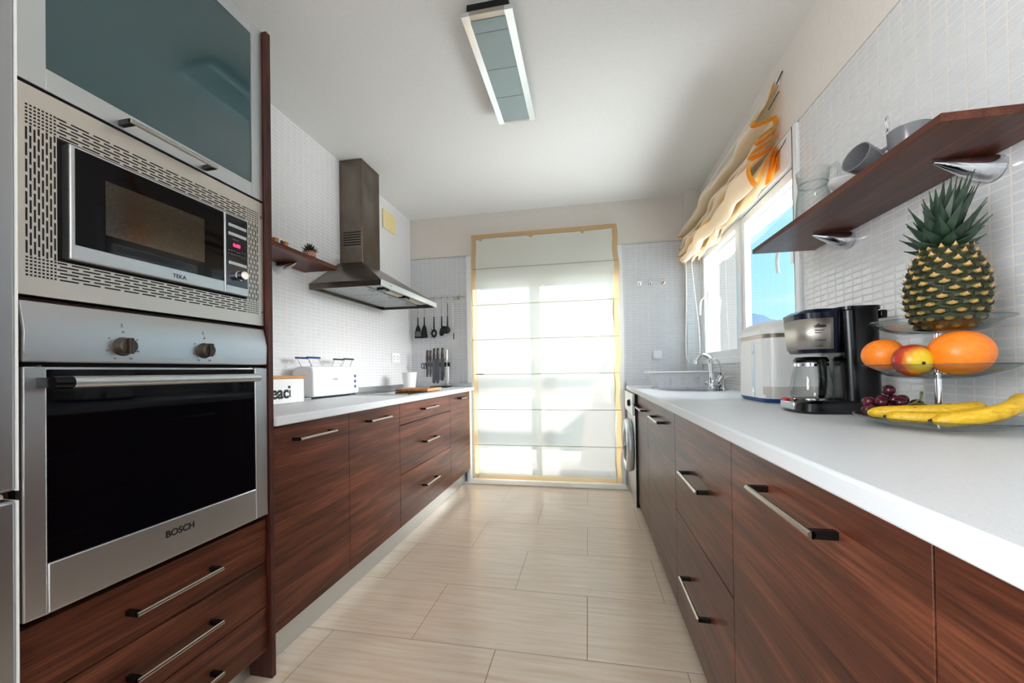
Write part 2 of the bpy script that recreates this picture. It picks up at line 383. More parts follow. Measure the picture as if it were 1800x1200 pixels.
# rear wall behind the camera with an opening added to let fill light in
mb = MB(); mb.box(XL, -1.1, YF-.1, YF, 0, H); mb.box(.4, XR, YF-.1, YF, 0, H); mb.box(-1.1, .4, YF-.1, YF, 2.1, H)
M['rear_dark'] = speckle('dark_fill_cut', '6e6862', '6a645e', 60, .8)  # dark tone invented for the unseen wall to cut fill on the hood
struct('wall_rear', mb, M['rear_dark'], smooth=False)
struct('trim_1', MB().box(XL+.001, DX0, YB-.006, YB, DZ+.001, DZ+.009).box(DX1, .857, YB-.006, YB, DZ+.001, DZ+.009), M['steel'], smooth=False)
struct('trim_2', MB().box(DX0-.06, DX1+.01, YB-.185, YB+.12, .0005, .012), M['white_ceramic'], bevel=.003)

# ------------------------------------------------------------------ balcony door
mb = MB()
for a, b in ((DX0-.012, DX0+.045), (DX1-.045, DX1+.012)): mb.box(a, b, YB-.02, YB+.10, .012, DZ)
mb.box(DX0, DX1, YB-.012, YB+.10, 1.93, DZ)
mb.box(DX0, DX1, YB+.02, YB+.10, .012, .05)
struct('door_1', mb, M['white_frame'], bevel=.003)
door = bpy.data.objects['door_1']
def leaf(x0, x1, zt):
    m = MB(); y0, y1 = YB+.035, YB+.085; w = .042
    m.box(x0, x0+w, y0, y1, .05, zt); m.box(x1-w, x1, y0, y1, .05, zt); m.box(x0+w, x1-w, y0, y1, .05, .05+.05); m.box(x0+w, x1-w, y0, y1, zt-.05, zt)
    return m
leaf(DX0+.045, -.455, 1.93).build('door_leaf', M['white_frame'], door, bevel=.003)
leaf(-.455, DX1-.045, 1.93).build('door_leaf', M['white_frame'], door, bevel=.003)
MB().box(DX0+.08, -.49, YB+.058, YB+.062, .1, 1.885).build('glass_pane', M['glass'], door)
MB().box(-.42, DX1-.08, YB+.058, YB+.062, .1, 1.885).build('glass_pane', M['glass'], door)
MB().box(-.53, -.515, YB+.02, YB+.035, 1.84, 1.90).build('door_catch', M['nickel'], door)

# ------------------------------------------------------------------ kitchen window
mb = MB(); xa, xb = XR-.012, XR+.075
mb.box(xa, xb, WY0, WY0+.042, WZ0, WZ1); mb.box(xa, xb, WY1-.03, WY1, WZ0, WZ1)
mb.box(xa, xb, WY0+.042, WY1-.03, WZ0, WZ0+.045); mb.box(xa, xb, WY0+.042, WY1-.03, 2.02, WZ1)
struct('window_1', mb, M['white_frame'], bevel=.004)
win = bpy.data.objects['window_1']
def sash(y0, y1, x0, x1, name='sash'):
    m = MB(); w = .05; z0, z1 = WZ0+.045, 2.02
    m.box(x0, x1, y0, y0+w, z0, z1); m.box(x0, x1, y1-w, y1, z0, z1); m.box(x0, x1, y0+w, y1-w, z0, z0+w); m.box(x0, x1, y0+w, y1-w, z1-w, z1)
    s = m.build(name, M['white_frame'], win, bevel=.004)
    MB().box((x0+x1)/2-.002, (x0+x1)/2+.002, y0+w, y1-w, z0+w, z1-w).build('glass_pane', M['glass'], s)
    return s
s1 = sash(2.80, 3.635, XR-.004, XR+.03); s2 = sash(2.087, 2.80, XR+.012, XR+.05)
hd = MB(); hd.box(XR-.022, XR-.004, 3.42, 3.445, 1.53, 1.67); hd.tube([(XR-.02, 3.43, 1.62), (XR-.05, 3.43, 1.625), (XR-.068, 3.455, 1.60), (XR-.068, 3.48, 1.55), (XR-.066, 3.485, 1.49)], .009, 8)
hd.build('window_handle', M['white'], s1)
hd = MB(); hd.box(XR-.008, XR+.012, 2.105, 2.13, 1.55, 1.67); hd.tube([(XR-.006, 2.117, 1.645), (XR-.045, 2.12, 1.65), (XR-.058, 2.135, 1.63), (XR-.060, 2.15, 1.57), (XR-.052, 2.155, 1.515)], .008, 8)
hd.build('window_handle', M['white'], s2)
# outside: roller shutter box, white return wall, hills, balcony
tag(MB().box(XR+.10, XR+.13, WY0+.02, WY1-.02, 1.935, 2.17).build('roller_shutter', M['shutter']), 'white roller shutter rolled up above the kitchen window outside', 'shutter')
struct('wall_exterior', MB().box(1.12, 1.365, 4.0, 4.9, -3, 4.5), M['exterior_darkened'], smooth=False)
struct('floor_balcony', MB().box(-2.4, 1.12, YB+.12, 5.3, -.12, -.02), M['exterior_white'], smooth=False)
struct('ceiling_sky_block', MB().box(-2.4, 1.12, YB+.12, 5.3, 2.5, 2.62), M['exterior_white'], smooth=False)  # unseen slab added to keep overhead sky light off the door blind
struct('wall_balcony', MB().box(-2.5, -2.3, YB+.12, 5.3, -.1, 3), M['exterior_white'], smooth=False)
hm = MB(); hp = [(0, -40)]
for i in range(181):
    t = i/180; hp.append((i*2, 16+20*math.exp(-((i*2-86)/32)**2)+1.5*math.sin(t*60)+random.uniform(-.7, .7)))
hp.append((360, -40))
hv = [(20+x, 330-x*.45, z) for x, z in hp]+[(40+x, 390-x*.45, z*.9) for x, z in hp]; n = len(hp)
hm.add(hv, [tuple(range(n)), tuple(range(n, 2*n))[::-1]]+[(i, (i+1) % n, (i+1) % n+n, i+n) for i in range(n)])
tag(hm.build('hill_ridge', M['hill'], smooth=False), 'hazy blue wooded hill on the horizon beyond the window', 'hill')
rail = thing('balcony_railing', (-.5, 5.0, 0), 'balcony railing seen as two blurred shadow bars on the door blind', 'railing')
MB().box(-2.3, 1.1, 4.93, 5.07, 1.20, 1.33).build('top_rail', M['exterior_white'], rail)
MB().box(-2.3, 1.1, 4.96, 5.04, .70, .83).build('lower_rail', M['exterior_white'], rail)
for i in range(2): MB().box((-2.2, 1.04)[i], (-2.2, 1.04)[i]+.05, 4.97, 5.03, -.02, 1.2).build('post', M['exterior_white'], rail)
dc = MB()
dc.prism([(.16, .84), (.32, .84), (.50, 1.58), (.385, 1.60)], 'y', 4.70, 4.74)
dc.prism([(-.10, -.02), (.50, -.02), (.50, .95), (.34, 1.05), (.12, .92), (-.02, .80)], 'y', 4.66, 4.76)
tag(dc.build('shadow_silhouette', M['exterior_white']), 'leaning outdoor object seen as slanted shadow on the door blind', 'silhouette')  # guessed shape, added to cast the slanted shadow

# ------------------------------------------------------------------ door blind
BX0, BX1, BY = -1.096, .285, YB-.055
def wob(z, s): return .004*math.sin(z*9+s)+.003*math.sin(z*23+s*2)
bl = thing('door_blind', (-.4, BY, 2.37), 'sheer cream roman blind with tan border over the balcony door', 'blind')
zs = [2.042, 1.691, 1.357, 1.023, .685, .347]
def bl_y(z):
    # slight belly between battens
    return BY-.006*abs(math.sin((z-.347)/.338*PI))
mb = MB(); mb.grid(lambda u, v: (BX0+.045+wob(.03+v*2.34, 0)+u*(BX1-BX0-.09), bl_y(.03+v*2.34), .065+v*2.265), 12, 60)
mb.build('fabric_panel', M['blind'], bl)
mb = MB()
for s, x in ((0, BX0), (3, BX1-.045)): mb.grid(lambda u, v: (x+u*.047+wob(.03+v*2.34, s)*(1.6 if s else 1), bl_y(.03+v*2.34)-.002, .025+v*2.35), 3, 60)
mb.grid(lambda u, v: (BX0+.04+u*(BX1-BX0-.08), BY-.002, 2.335+v*.042), 2, 2)
mb.grid(lambda u, v: (BX0+.04+u*(BX1-BX0-.08), BY-.002, .022+v*.04), 2, 2)
for x in (-1.0, -.51, -.03): mb.add([(x-.03, BY-.003, 2.337), (x+.03, BY-.003, 2.337), (x, BY-.003, 2.305)], [(0, 1, 2)])
mb.build('border', M['hem'], bl)
for z in zs: MB().tube([(BX0, BY-.004, z), (BX1, BY-.004, z)], .0026, 6).build('batten', M['seam'], bl)
MB().box(BX0, BX1, BY+.004, YB-.003, 2.345, 2.375).build('head_rail', M['white'], bl)
MB().box(BX0+.03, BX0+.11, BY-.008, BY-.002, 1.02, 1.03).build('pull_clip', M['nickel'], bl)

# ------------------------------------------------------------------ handles
def handle(parent, xw, y0, y1, z, side, name='handle'):
    # side +1: front faces +x (left run), -1: faces -x (right run); xw = door face, bar 3.6 cm out
    xb = xw+side*.036
    h = MB(); h.mi = 0
    h.tube([(xb, y0, z), (xb, y1, z)], .0058, 10)
    h.mi = 1
    for y in (y0+.006, y1-.006): h.box(xw, xb, y-.006, y+.006, z-.0062, z+.0062)
    o = h.build(name, [M['nickel'], M['post']], parent)
    return o
# ------------------------------------------------------------------ left run
FX = -1.11   # door face plane, left
def cab_thing(name, y0, label, cat='cabinet', grp=None, x=-1.43): return thing(name, (x, y0, 0), label, cat, grp)
def left_cab(y0, y1, label, fronts, grp='walnut base cabinets under the left worktop'):
    t = cab_thing('base_cabinet', (y0+y1)/2, label, grp=grp)
    MB().box(XL+.01, FX-.022, y0+.001, y1-.001, .12, .868).build('body', M['dark'], t)
    for (za, zb, kind, hy0, hy1, hz) in fronts:
        d = MB().box(FX-.019, FX, y0+.0015, y1-.0015, za, zb).build(kind, M['wood'], t, bevel=.0012)
        if hz: handle(d, FX, hy0, hy1, hz, 1)
    return t
left_cab(1.219, 1.686, 'left base cabinet next to the oven tower, single walnut door', [(.128, .866, 'door', 1.323, 1.545, .807)])
left_cab(1.686, 2.197, 'left base cabinet with single door between oven-side cabinet and three drawers', [(.128, .866, 'door', 1.825, 2.037, .811)])
left_cab(2.197, 3.077, 'left base cabinet with three wide drawers under the hob', [(.738, .866, 'drawer', 2.50, 2.738, .808), (.441, .733, 'drawer', 2.52, 2.741, .585), (.128, .436, 'drawer', 2.512, 2.742, .293)])
left_cab(3.077, 3.62, 'narrow-looking base cabinet at the far end of the left run', [(.128, .866, 'door', 3.268, 3.415, .822)])
MB().box(FX-.03, FX-.005, 3.62, 3.70, .0, .868).build('end_filler', M['white_frame'], bpy.data.objects['base_cabinet.003'])
struct('trim_3', MB().box(-1.175, -1.16, 1.219, 3.62, .001, .118), M['alu'], bevel=.001)
wt = MB(); wt.box(XL+.001, -1.08, 1.217, YB-.011, .87, .905)
wl = tag(wt.build('worktop', M['top'], bevel=.006, seg=3), 'long white worktop of the left run with the hob set in it', 'worktop', None)
u_ = MB(); u_.prism([(XL+.001, .905), (XL+.03, .905), (XL+.018, .94), (XL+.001, .945)], 'y', 1.218, YB-.03); u_.box(XL+.03, -1.12, YB-.035, YB-.011, .905, .942)
u_.build('upstand', M['steel'], wl, bevel=.002)
# ------------------------------------------------------------------ tall unit
tt = thing('tall_cabinet', (-1.43, .9, 0), 'tall walnut oven tower with frosted glass top door and three drawers', 'cabinet')
TY0, TY1 = .584, 1.194
mb = MB(); mb.box(XL+.005, -1.093, TY1+.002, TY1+.021, .0, 2.262); mb.box(XL+.005, FX-.02, TY0-.02, TY0-.002, 0, 2.262)
mb.build('side_panel', M['wood_edge'], tt, bevel=.001)
mb = MB(); mb.box(XL+.005, FX-.03, TY0, TY1, 2.24, 2.26); mb.box(XL+.005, FX-.03, TY0, TY1, 1.648, 1.658); mb.box(XL+.005, FX-.03, TY0, TY1, 1.215, 1.222); mb.box(XL+.005, FX-.03, TY0, TY1, .555, .565); mb.box(XL+.005, XL+.02, TY0, TY1, 0.1, 2.24); mb.box(XL+.3, FX-.022, TY0, TY1, .1, .55)
mb.build('carcass', M['wood_edge'], tt)
for za, zb, hz in ((.405, .553, .481), (.252, .402, .323), (.100, .249, .172)):
    d = MB().box(FX-.019, FX, TY0+.001, TY1, za, zb).build('drawer', M['wood'], tt, bevel=.001)
    handle(d, FX, .767, .995, hz, 1)
MB().box(FX-.09, FX-.07, TY0, TY1, .0, .1).build('plinth', M['alu'], tt)
dz0, dz1 = 1.660, 2.262
mb = MB(); mb.box(FX-.02, FX, TY0, TY0+.045, dz0, dz1); mb.box(FX-.02, FX, TY1-.045, TY1, dz0, dz1); mb.box(FX-.02, FX, TY0+.045, TY1-.045, dz0, dz0+.046); mb.box(FX-.02, FX, TY0+.045, TY1-.045, dz1-.045, dz1)
gd = mb.build('glass_door', M['alu'], tt, bevel=.001)
MB().box(FX-.008, FX-.003, TY0+.045, TY1-.045, dz0+.046, dz1-.045).build('frosted_pane', M['frost'], gd)
handle(gd, FX, .76, .987, 1.672, 1)
# ------------------------------------------------------------------ oven
ov = thing('built_in_oven', (-1.43, .89, .565), 'built-in stainless steel oven with dark glass door below the microwave', 'oven')
oz0, oz1 = .567, 1.212
MB().box(XL+.03, FX-.012, TY0+.004, TY1-.002, oz0+.003, oz1).build('body', M['dark'], ov)
pn = MB(); pn.prism([(FX-.012, 1.087), (FX+.012, 1.087), (FX+.014, 1.15), (FX+.002, 1.212), (FX-.012, 1.212)], 'y', TY0+.001, TY1-.001)
pn = pn.build('control_panel', M['steel'], ov, bevel=.003)
dr = MB(); gy0, gy1, gz0, gz1 = .622, 1.143, .672, 1.066
poly = lambda y0, y1, z0, z1: None
dr.box(FX-.01, FX+.012, TY0+.001, gy0, .57, 1.078); dr.box(FX-.01, FX+.012, gy1, TY1-.001, .57, 1.078); dr.box(FX-.01, FX+.012, gy0, gy1, .57, gz0); dr.box(FX-.01, FX+.006, gy0, gy1, gz1, 1.078)
dr = dr.build('door', M['steel'], ov, bevel=.003)
MB().box(FX-.008, FX+.007, gy0-.001, gy1+.001, gz0-.001, 1.072).build('glass_pane', M['black_gloss'], dr)
hb = MB(); hb.mi = 0; hb.tube([(FX+.058, .632, 1.045), (FX+.058, 1.108, 1.045)], .0125, 16)
hb.mi = 1; hb.tube([(FX+.058, .603, 1.045), (FX+.058, .634, 1.045)], .0128, 16); hb.box(FX+.006, FX+.056, .605, .625, 1.035, 1.055); hb.box(FX+.006, FX+.056, 1.085, 1.103, 1.035, 1.055)
hb.build('handle', [M['alu'], M['black']], dr)
# wire racks seen behind the glass
text('lettering', 'BOSCH', .024, (FX+.0125, .852, .628), (0, 1, 0), (0, 0, 1), M['ink'], dr, .0004, .0006)
for ky, rr in ((.758, .021), (.963, .021)):
    k = MB(); rot = Matrix.Rotation(PI/2, 3, 'Y')
    k.lathe([(rr+.003, 0), (rr+.003, .003), (rr, .004), (rr-.002, .022), (rr-.005, .025), (0, .025)], (FX+.010, ky, 1.128), 28, rot)
    k.box(FX+.03, FX+.041, ky-.0045, ky+.0045, 1.109, 1.147)
    k = k.build('control_knob', mat('bronze_knob', '4a4038', .3, .7) if 'bronze_knob' not in bpy.data.materials else bpy.data.materials['bronze_knob'], pn, bevel=.001)
    MB().box(FX+.041, FX+.0415, ky-.001, ky+.001, 1.13, 1.145).build('pointer', M['matte_black'], k)
    tk = MB()
    for a in (-150, -110, -60, 0, 60, 110, 150):
        a = math.radians(a); yy, zz = ky+.034*math.sin(a), 1.128+.034*math.cos(a); MB().box(FX+.0125, FX+.0143, yy-.002, yy+.002, zz-.0018, zz+.0018).build('dial_mark', M['grey_ink'], pn)
    tk.box(FX+.0085, FX+.0095, ky-.006, ky+.006, 1.1725, 1.174).box(FX+.0085, FX+.0095, ky-.001, ky+.001, 1.174, 1.182)
    tk.build('dial_symbol', M['grey_ink'], pn)
MB().ball((FX+.0095, .966, 1.166), .0022, 8, 6).build('indicator_light', M['matte_black'], pn)
# ------------------------------------------------------------------ microwave + trim
mwt = thing('built_in_microwave', (-1.43, .89, 1.225), 'built-in microwave in a slotted pale steel surround above the oven', 'microwave')
MB().box(XL+.03, FX-.012, TY0+.006, TY1-.006, 1.226, 1.645).build('body', M['dark'], mwt)
tp = MB(); py0, py1, pz0, pz1 = TY0+.001, TY1-.001, 1.224, 1.652; ay0, ay1, az0, az1 = .646, 1.125, 1.304, 1.570
tp.box(FX-.012, FX, py0, ay0, pz0, pz1); tp.box(FX-.012, FX, ay1, py1, pz0, pz1); tp.box(FX-.012, FX, ay0, ay1, pz0, az0); tp.box(FX-.012, FX, ay0, ay1, az1, pz1)
tp = tp.build('trim_frame', M['steel_warm'], mwt)
sl = MB()
ys0, ys1, zs0, zs1 = .596, 1.172, 1.261, 1.614
def slot(y0, y1, z0, z1): sl.box(FX-.001, FX+.0004, y0, y1, z0, z1)
nc = 8; colp = (ay0-ys0)/nc
rows = 6; rowp_t = (zs1-az1)/rows; rowp_b = (az0-zs0)/rows
for c in range(nc):            # left band
    y = ys0+c*colp; z = az0+.004-(c % 2)*.016
    while z < az1-.004:
        slot(y+.0012, y+.0042, max(z, az0), min(z+.026, az1)); z += .033
ncr = 7; colr = (ys1-ay1)/ncr
for c in range(ncr):
    y = ay1+.001+c*colr; z = az0+.004-(c % 2)*.016
    while z < az1-.004:
        slot(y+.0012, y+.0042, max(z, az0), min(z+.026, az1)); z += .033
for r in range(rows):
    for base, rp in ((zs0, rowp_b), (az1+.001, rowp_t)):
        z = base+r*rp; y = ay0+.004-(r % 2)*.02
        while y < ay1-.004:
            slot(max(y, ay0), min(y+.032, ay1), z+.0014, z+.0046); y += .04
        for c in range(nc): slot(ys0+c*colp+.0012, ys0+c*colp+.0048, z+.0014, z+.0052)
        for c in range(ncr): slot(ay1+.001+c*colr+.0012, ay1+.001+c*colr+.0046, z+.0014, z+.0052)
sl.build('vent_slots', M['matte_black'], tp, smooth=False)
for z in (1.60, 1.27): MB().lathe([(0, 0), (.0045, 0), (.0045, .001), (0, .0014)], (FX, 1.183, z), 14, Matrix.Rotation(PI/2, 3, 'Y')).build('screw', M['nickel'], tp)
MB().box(FX-.02, FX-.013, ay0, ay1, az0, az1).build('recess', M['matte_black'], mwt)
d = MB().box(FX-.013, FX+.012, .660, 1.031, 1.312, 1.564).build('door', M['alu'], mwt, bevel=.003)
MB().box(FX+.0115, FX+.0132, .669, 1.028, 1.345, 1.558).build('door_glass', M['black_gloss'], d)
wm = mat('mesh_window', '2a2420', .10, spec=.7); nn, ll, bb = nodes(wm)
vv = pos(wm, (1, 1, 1)); ck = nn.new('ShaderNodeTexVoronoi'); ck.inputs['Scale'].default_value = 750; ll.new(vv, ck.inputs['Vector'])
ll.new(cramp(wm, ck.outputs['Distance'], [(.3, '0c0b0a'), (.6, '352b22')]), bb.inputs['Base Color'])
wpan = MB().box(FX+.013, FX+.0136, .724, .966, 1.385, 1.512).build('viewing_window', wm, d)
text('lettering', 'TEKA', .015, (FX+.0122, .876, 1.322), (0, 1, 0), (0, 0, 1), M['ink'], d, .0003, .0002)
cp = MB().box(FX-.013, FX+.012, 1.033, 1.119, 1.312, 1.564).build('control_panel', M['alu'], mwt, bevel=.003)
pf = mat('blue_black_panel', '0d1422', .12, spec=.7)
MB().box(FX+.0118, FX+.0128, 1.038, 1.115, 1.336, 1.558).build('panel_face', pf, cp)
for z in (1.527, 1.500, 1.408):
    MB().box(FX+.0125, FX+.0155, 1.045, 1.110, z-.005, z+.005).build('button', M['alu'], cp, bevel=.001)
text('display_digits', '0:00', .015, (FX+.0130, 1.062, 1.462), (0, 1, 0), (0, 0, 1), M['pink_red'], cp, .0002, .0002)
tk = MB(); random.seed(3)
for i in range(14): y = 1.045+(i % 7)*.0095; z = 1.447-(i//7)*.012+random.uniform(-.002, .002); tk.box(FX+.0127, FX+.0131, y, y+random.uniform(.003, .006), z, z+.0025)
MB().box(FX+.0127, FX+.0131, 1.06, 1.083, 1.484, 1.486).build('panel_line', M['grey_ink'], cp)
tk.build('panel_marks', M['grey_ink'], cp)
k = MB(); rot = Matrix.Rotation(PI/2, 3, 'Y')
k.lathe([(.0155, 0), (.0155, .002), (.0135, .003), (.0135, .022), (.012, .024), (0, .024)], (FX+.0128, 1.083, 1.373), 28, rot); k.build('timer_knob', M['chrome'], cp)
# ------------------------------------------------------------------ fridge
fr = thing('fridge_freezer', (-1.4, .26, 0), 'tall silver fridge freezer at the left edge beside the oven tower', 'fridge')
silver = brushed('silver_fridge_panel', 'aeb0b4', .34, (300, 300, 4))
MB().box(XL+.03, -1.125, -.06, .555, .02, 2.0).build('body', M['grey_plastic'], fr, bevel=.004)
MB().box(-1.12, -1.052, -.06, .553, .845, 2.0).build('fridge_door', silver, fr, bevel=.006)
MB().box(-1.12, -1.052, -.06, .553, .06, .828).build('freezer_door', silver, fr, bevel=.006)
MB().box(-1.121, -1.050, .5520, .5546, .845, 1.99).build('door_edge_strip', M['white'], fr); MB().box(-1.121, -1.050, .5520, .5546, .065, .827).build('door_edge_strip', M['white'], fr)
MB().tube([(-1.05, .45, .835), (-1.04, .49, .835), (-1.05, .53, .840)], .006, 8).build('door_grip', M['chrome'], fr)

# ------------------------------------------------------------------ right run
GX = .36
def right_cab(y0, y1, label, fronts, grp='walnut base cabinets under the right worktop', by=None):
    t = thing('base_cabinet', (.67, (y0+y1)/2, 0), label, 'cabinet', grp)
    MB().box(GX+.022, XR-.01, y0+.001, y1-.001, .05, .868).build('body', M['dark'], t)
    for (ya, yb, za, zb, kind, hy0, hy1, hz) in fronts:
        d = MB().box(GX, GX+.019, ya+.0015, yb-.0015, za, zb).build(kind, M['wood'], t, bevel=.0012)
        if hz: handle(d, GX, hy0, hy1, hz, -1)
    return t
right_cab(2.965, 3.09, 'narrow slice of right base cabinet next to the washing machine', [(2.965, 3.09, .048, .866, 'door', 2.99, 3.08, .787)])
right_cab(2.57, 2.965, 'slim right base cabinet between washing machine side and sink cabinet', [(2.57, 2.965, .048, .866, 'door', 2.62, 2.90, .787)])
right_cab(1.79, 2.57, 'right base cabinet with one tall door, below the sink', [(1.79, 2.57, .048, .866, 'door', 2.01, 2.288, .792)])
right_cab(1.112, 1.79, 'right base cabinet with two deep drawers and short bar handles', [(1.112, 1.79, .460, .866, 'drawer', 1.312, 1.565, .668), (1.112, 1.79, .048, .456, 'drawer', 1.312, 1.57, .275)])
right_cab(.502, 1.112, 'nearest right base cabinet with a handle, under the fruit stand', [(.502, 1.112, .048, .866, 'door', .665, .91, .803)])
right_cab(-.30, .502, 'base cabinet without visible handle at the bottom right corner', [(-.30, .502, .048, .866, 'door', 0, 0, 0)])
wr = tag(MB().box(.34, XR-.001, -.6, YB-.004, .87, .905).build('worktop', M['top'], bevel=.006, seg=3), 'long white worktop of the right run under the window', 'worktop')
u_ = MB(); u_.prism([(XR-.001, .905), (XR-.024, .905), (XR-.018, .935), (XR-.001, .94)], 'y', -.6, 3.664); u_.box(.345, .856, YB-.028, YB-.004, .905, .942)
u_.build('upstand', M['grey_plastic'], wr, bevel=.002)
# washing machine
wm_ = thing('washing_machine', (.64, 3.4, 0), 'silver front loading washing machine at the far end of the right run', 'washing machine')
MB().box(.345, .93, 3.11, 3.70, .012, .862).build('body', M['steel'], wm_, bevel=.006)
MB().box(.325, .347, 3.112, 3.698, .70, .862).build('control_panel', M['alu'], wm_, bevel=.005)
rot = Matrix.Rotation(-PI/2, 3, 'Y')
MB().lathe([(.028, 0), (.028, .012), (.022, .022), (0, .022)], (.326, 3.28, .785), 20, rot).build('program_knob', M['black'], wm_)
MB().box(.318, .327, 3.36, 3.40, .775, .80).build('program_button', M['black'], wm_)
ring = [(.19+.03*math.cos(a)*.9, .028+.03*math.sin(a)) for a in [2*PI*i/12 for i in range(12)]]
po = MB(); po.lathe(ring, (.346, 3.40, .43), 40, rot, closed=True); po = po.build('porthole_door', M['alu'], wm_)
MB().lathe([(.165, .01), (.15, .045), (.11, .065), (.05, .072), (0, .073)], (.346, 3.40, .43), 36, rot).build('porthole_glass', M['black_gloss'], po)
MB().box(.345, .93, 3.10, 3.109, .012, .868).build('side_panel', M['matte_black'], wm_)
# ------------------------------------------------------------------ sink
sk = thing('kitchen_sink', (.68, 3.05, .905), 'inset stainless steel sink under the window', 'sink')
def oval(cx, cy, rx, ry, e=2.6, n=48, z=0):
    o = []
    for i in range(n):
        a = 2*PI*i/n; c, s = math.cos(a), math.sin(a)
        o.append((cx+rx*abs(c)**(2/e)*(1 if c > 0 else -1), cy+ry*abs(s)**(2/e)*(1 if s > 0 else -1), z))
    return o
mb = MB(); rings = [oval(.70, 3.05, .235, .40, z=.9055), oval(.70, 3.05, .235, .40, z=.909), oval(.70, 3.05, .222, .387, z=.909), oval(.70, 3.05, .215, .38, z=.9065)]
V = [p for r in rings for p in r]; FF = []
for i in range(3):
    for k in range(48): FF.append((i*48+k, i*48+(k+1) % 48, (i+1)*48+(k+1) % 48, (i+1)*48+k))
FF.append(tuple(range(144, 192))); mb.add(V, FF); mb.build('rim', M['chrome'], sk)
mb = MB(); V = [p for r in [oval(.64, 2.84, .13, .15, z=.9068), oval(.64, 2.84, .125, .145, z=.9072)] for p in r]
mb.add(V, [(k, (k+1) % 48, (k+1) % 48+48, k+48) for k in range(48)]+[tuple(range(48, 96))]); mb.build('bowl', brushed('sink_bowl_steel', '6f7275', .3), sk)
# faucet
tp_ = thing('mixer_tap', (.86, 2.98, .909), 'large chrome kitchen mixer tap with curved spout at the sink', 'tap')
mb = MB(); bx, by = .85, 2.97
mb.lathe([(.03, 0), (.03, .008), (.024, .014), (.024, .05), (.02, .06), (0, .062)], (bx, by, .909), 20)
mb.tube([(bx-.03, by+.03, .95), (bx, by, .935), (bx+.035, by-.03, .95)], .016, 12)
mb.build('body', M['chrome'], tp_)
sp = [(bx-.005, by, .96)]
for i in range(10):
    t = i/9; a = t*PI*.93
    sp.append((bx-.015-.048*(1-math.cos(a)), by+.01*t, 1.05+.115*math.sin(a)))
sp = [(bx, by, .94), (bx-.004, by, 1.0)]+[(bx-.055+.047*math.cos(a), by, 1.085+.062*math.sin(a)) for a in [PI*i/10 for i in range(10)]]
MB().tube(sp, [.017, .0155]+[.0145-.0003*i for i in range(10)], 14).tube([sp[-1], (sp[-1][0]-.001, by, sp[-1][2]-.022)], .0145, 14).build('spout', M['chrome'], tp_)
MB().tube([(bx+.03, by-.03, .955), (bx+.045, by-.03, .985), (bx+.05, by-.03, 1.0)], [.02, .022, .018], 12).tube([(bx+.05, by-.03, .985), (bx+.115, by-.04, .992)], .005, 8).build('lever', M['chrome'], tp_)
t2 = thing('filter_tap', (.94, 3.0, .909), 'thin chrome filter tap beside the large mixer tap', 'tap')
bx, by = .925, 2.98
pts = [(bx, by, .909), (bx, by, 1.0)]+[(bx-.012-.038*(1-math.cos(a)), by, 1.02+.095*math.sin(a)*1.0) for a in [PI*.08+PI*.82*i/9 for i in range(10)]]
MB().tube(pts, .0065, 10).build('spout', M['chrome'], t2)
MB().lathe([(.02, 0), (.02, .006), (.012, .01), (.012, .05), (0, .052)], (bx, by, .909), 18).tube([(bx, by, .93), (bx-.035, by-.02, .965)], .008, 8).build('base', M['chrome'], t2)
# dish rack
rk = thing('dish_rack', (.73, 3.3, .909), 'pale grey plastic dish rack with arched openings on the drainer', 'dish rack')
x0, x1, y0, y1, z0, z1 = .49, .955, 3.14, 3.44, .912, 1.03
mb = MB()
# front wall with arched openings: built as mullions and arches
def side(y, fl):
    xs0, xs1 = x0+.05, x1-.03
    n = 4; pw = (xs1-xs0)/n
    for i in range(n+1):
        xx = xs0+i*pw; mb.box(xx-.016, xx+.016, y-.002, y+.002, z0+.012, z1-.04)
    mb.box(xs0-.016, xs1+.016, y-.002, y+.002, z0, z0+.012); mb.box(xs0-.016, xs1+.016, y-.002, y+.002, z1-.04, z1-.0085)
    for i in range(n):
        cx = xs0+(i+.5)*pw; r = pw/2-.016
        for k in range(10):
            a0, a1 = PI*k/10, PI*(k+1)/10
            zc = z1-.0402-r
            mb.prism([(cx+r*math.cos(a0), zc+r*math.sin(a0)), (cx+r*math.cos(a0), z1-.04), (cx+r*math.cos(a1), z1-.04), (cx+r*math.cos(a1), zc+r*math.sin(a1))], 'y', y-.002, y+.002)
        # finger between the arches
        mb.box(cx-.009, cx+.009, y-.002, y+.002, z0+.012, z1-.062)
side(y0, 1); side(y1, -1)
mb.prism([(x0+.035, z0), (x0+.04, z0), (x0+.005, z1-.008), (x0-.005, z1-.008)], 'y', y0, y1)
mb.prism([(x1-.03, z0), (x1-.025, z0), (x1, z1-.008), (x1-.01, z1-.008)], 'y', y0, y1)
mb.prism([(x0-.004, z1-.009), (x0+.034, z0), (x0+.0338, z1-.009)], 'y', y0-.0018, y0+.0018)
mb.build('basket', M['grey_plastic'], rk)
mb = MB(); mb.box(x0-.03, x1+.005, y0-.015, y0+.004, z1-.008, z1); mb.box(x0-.03, x1+.005, y1-.004, y1+.015, z1-.008, z1); mb.box(x0-.03, x0+.004, y0, y1, z1-.008, z1); mb.box(x1-.008, x1+.005, y0, y1, z1-.008, z1)
mb.build('rim', M['white'], rk, bevel=.002)

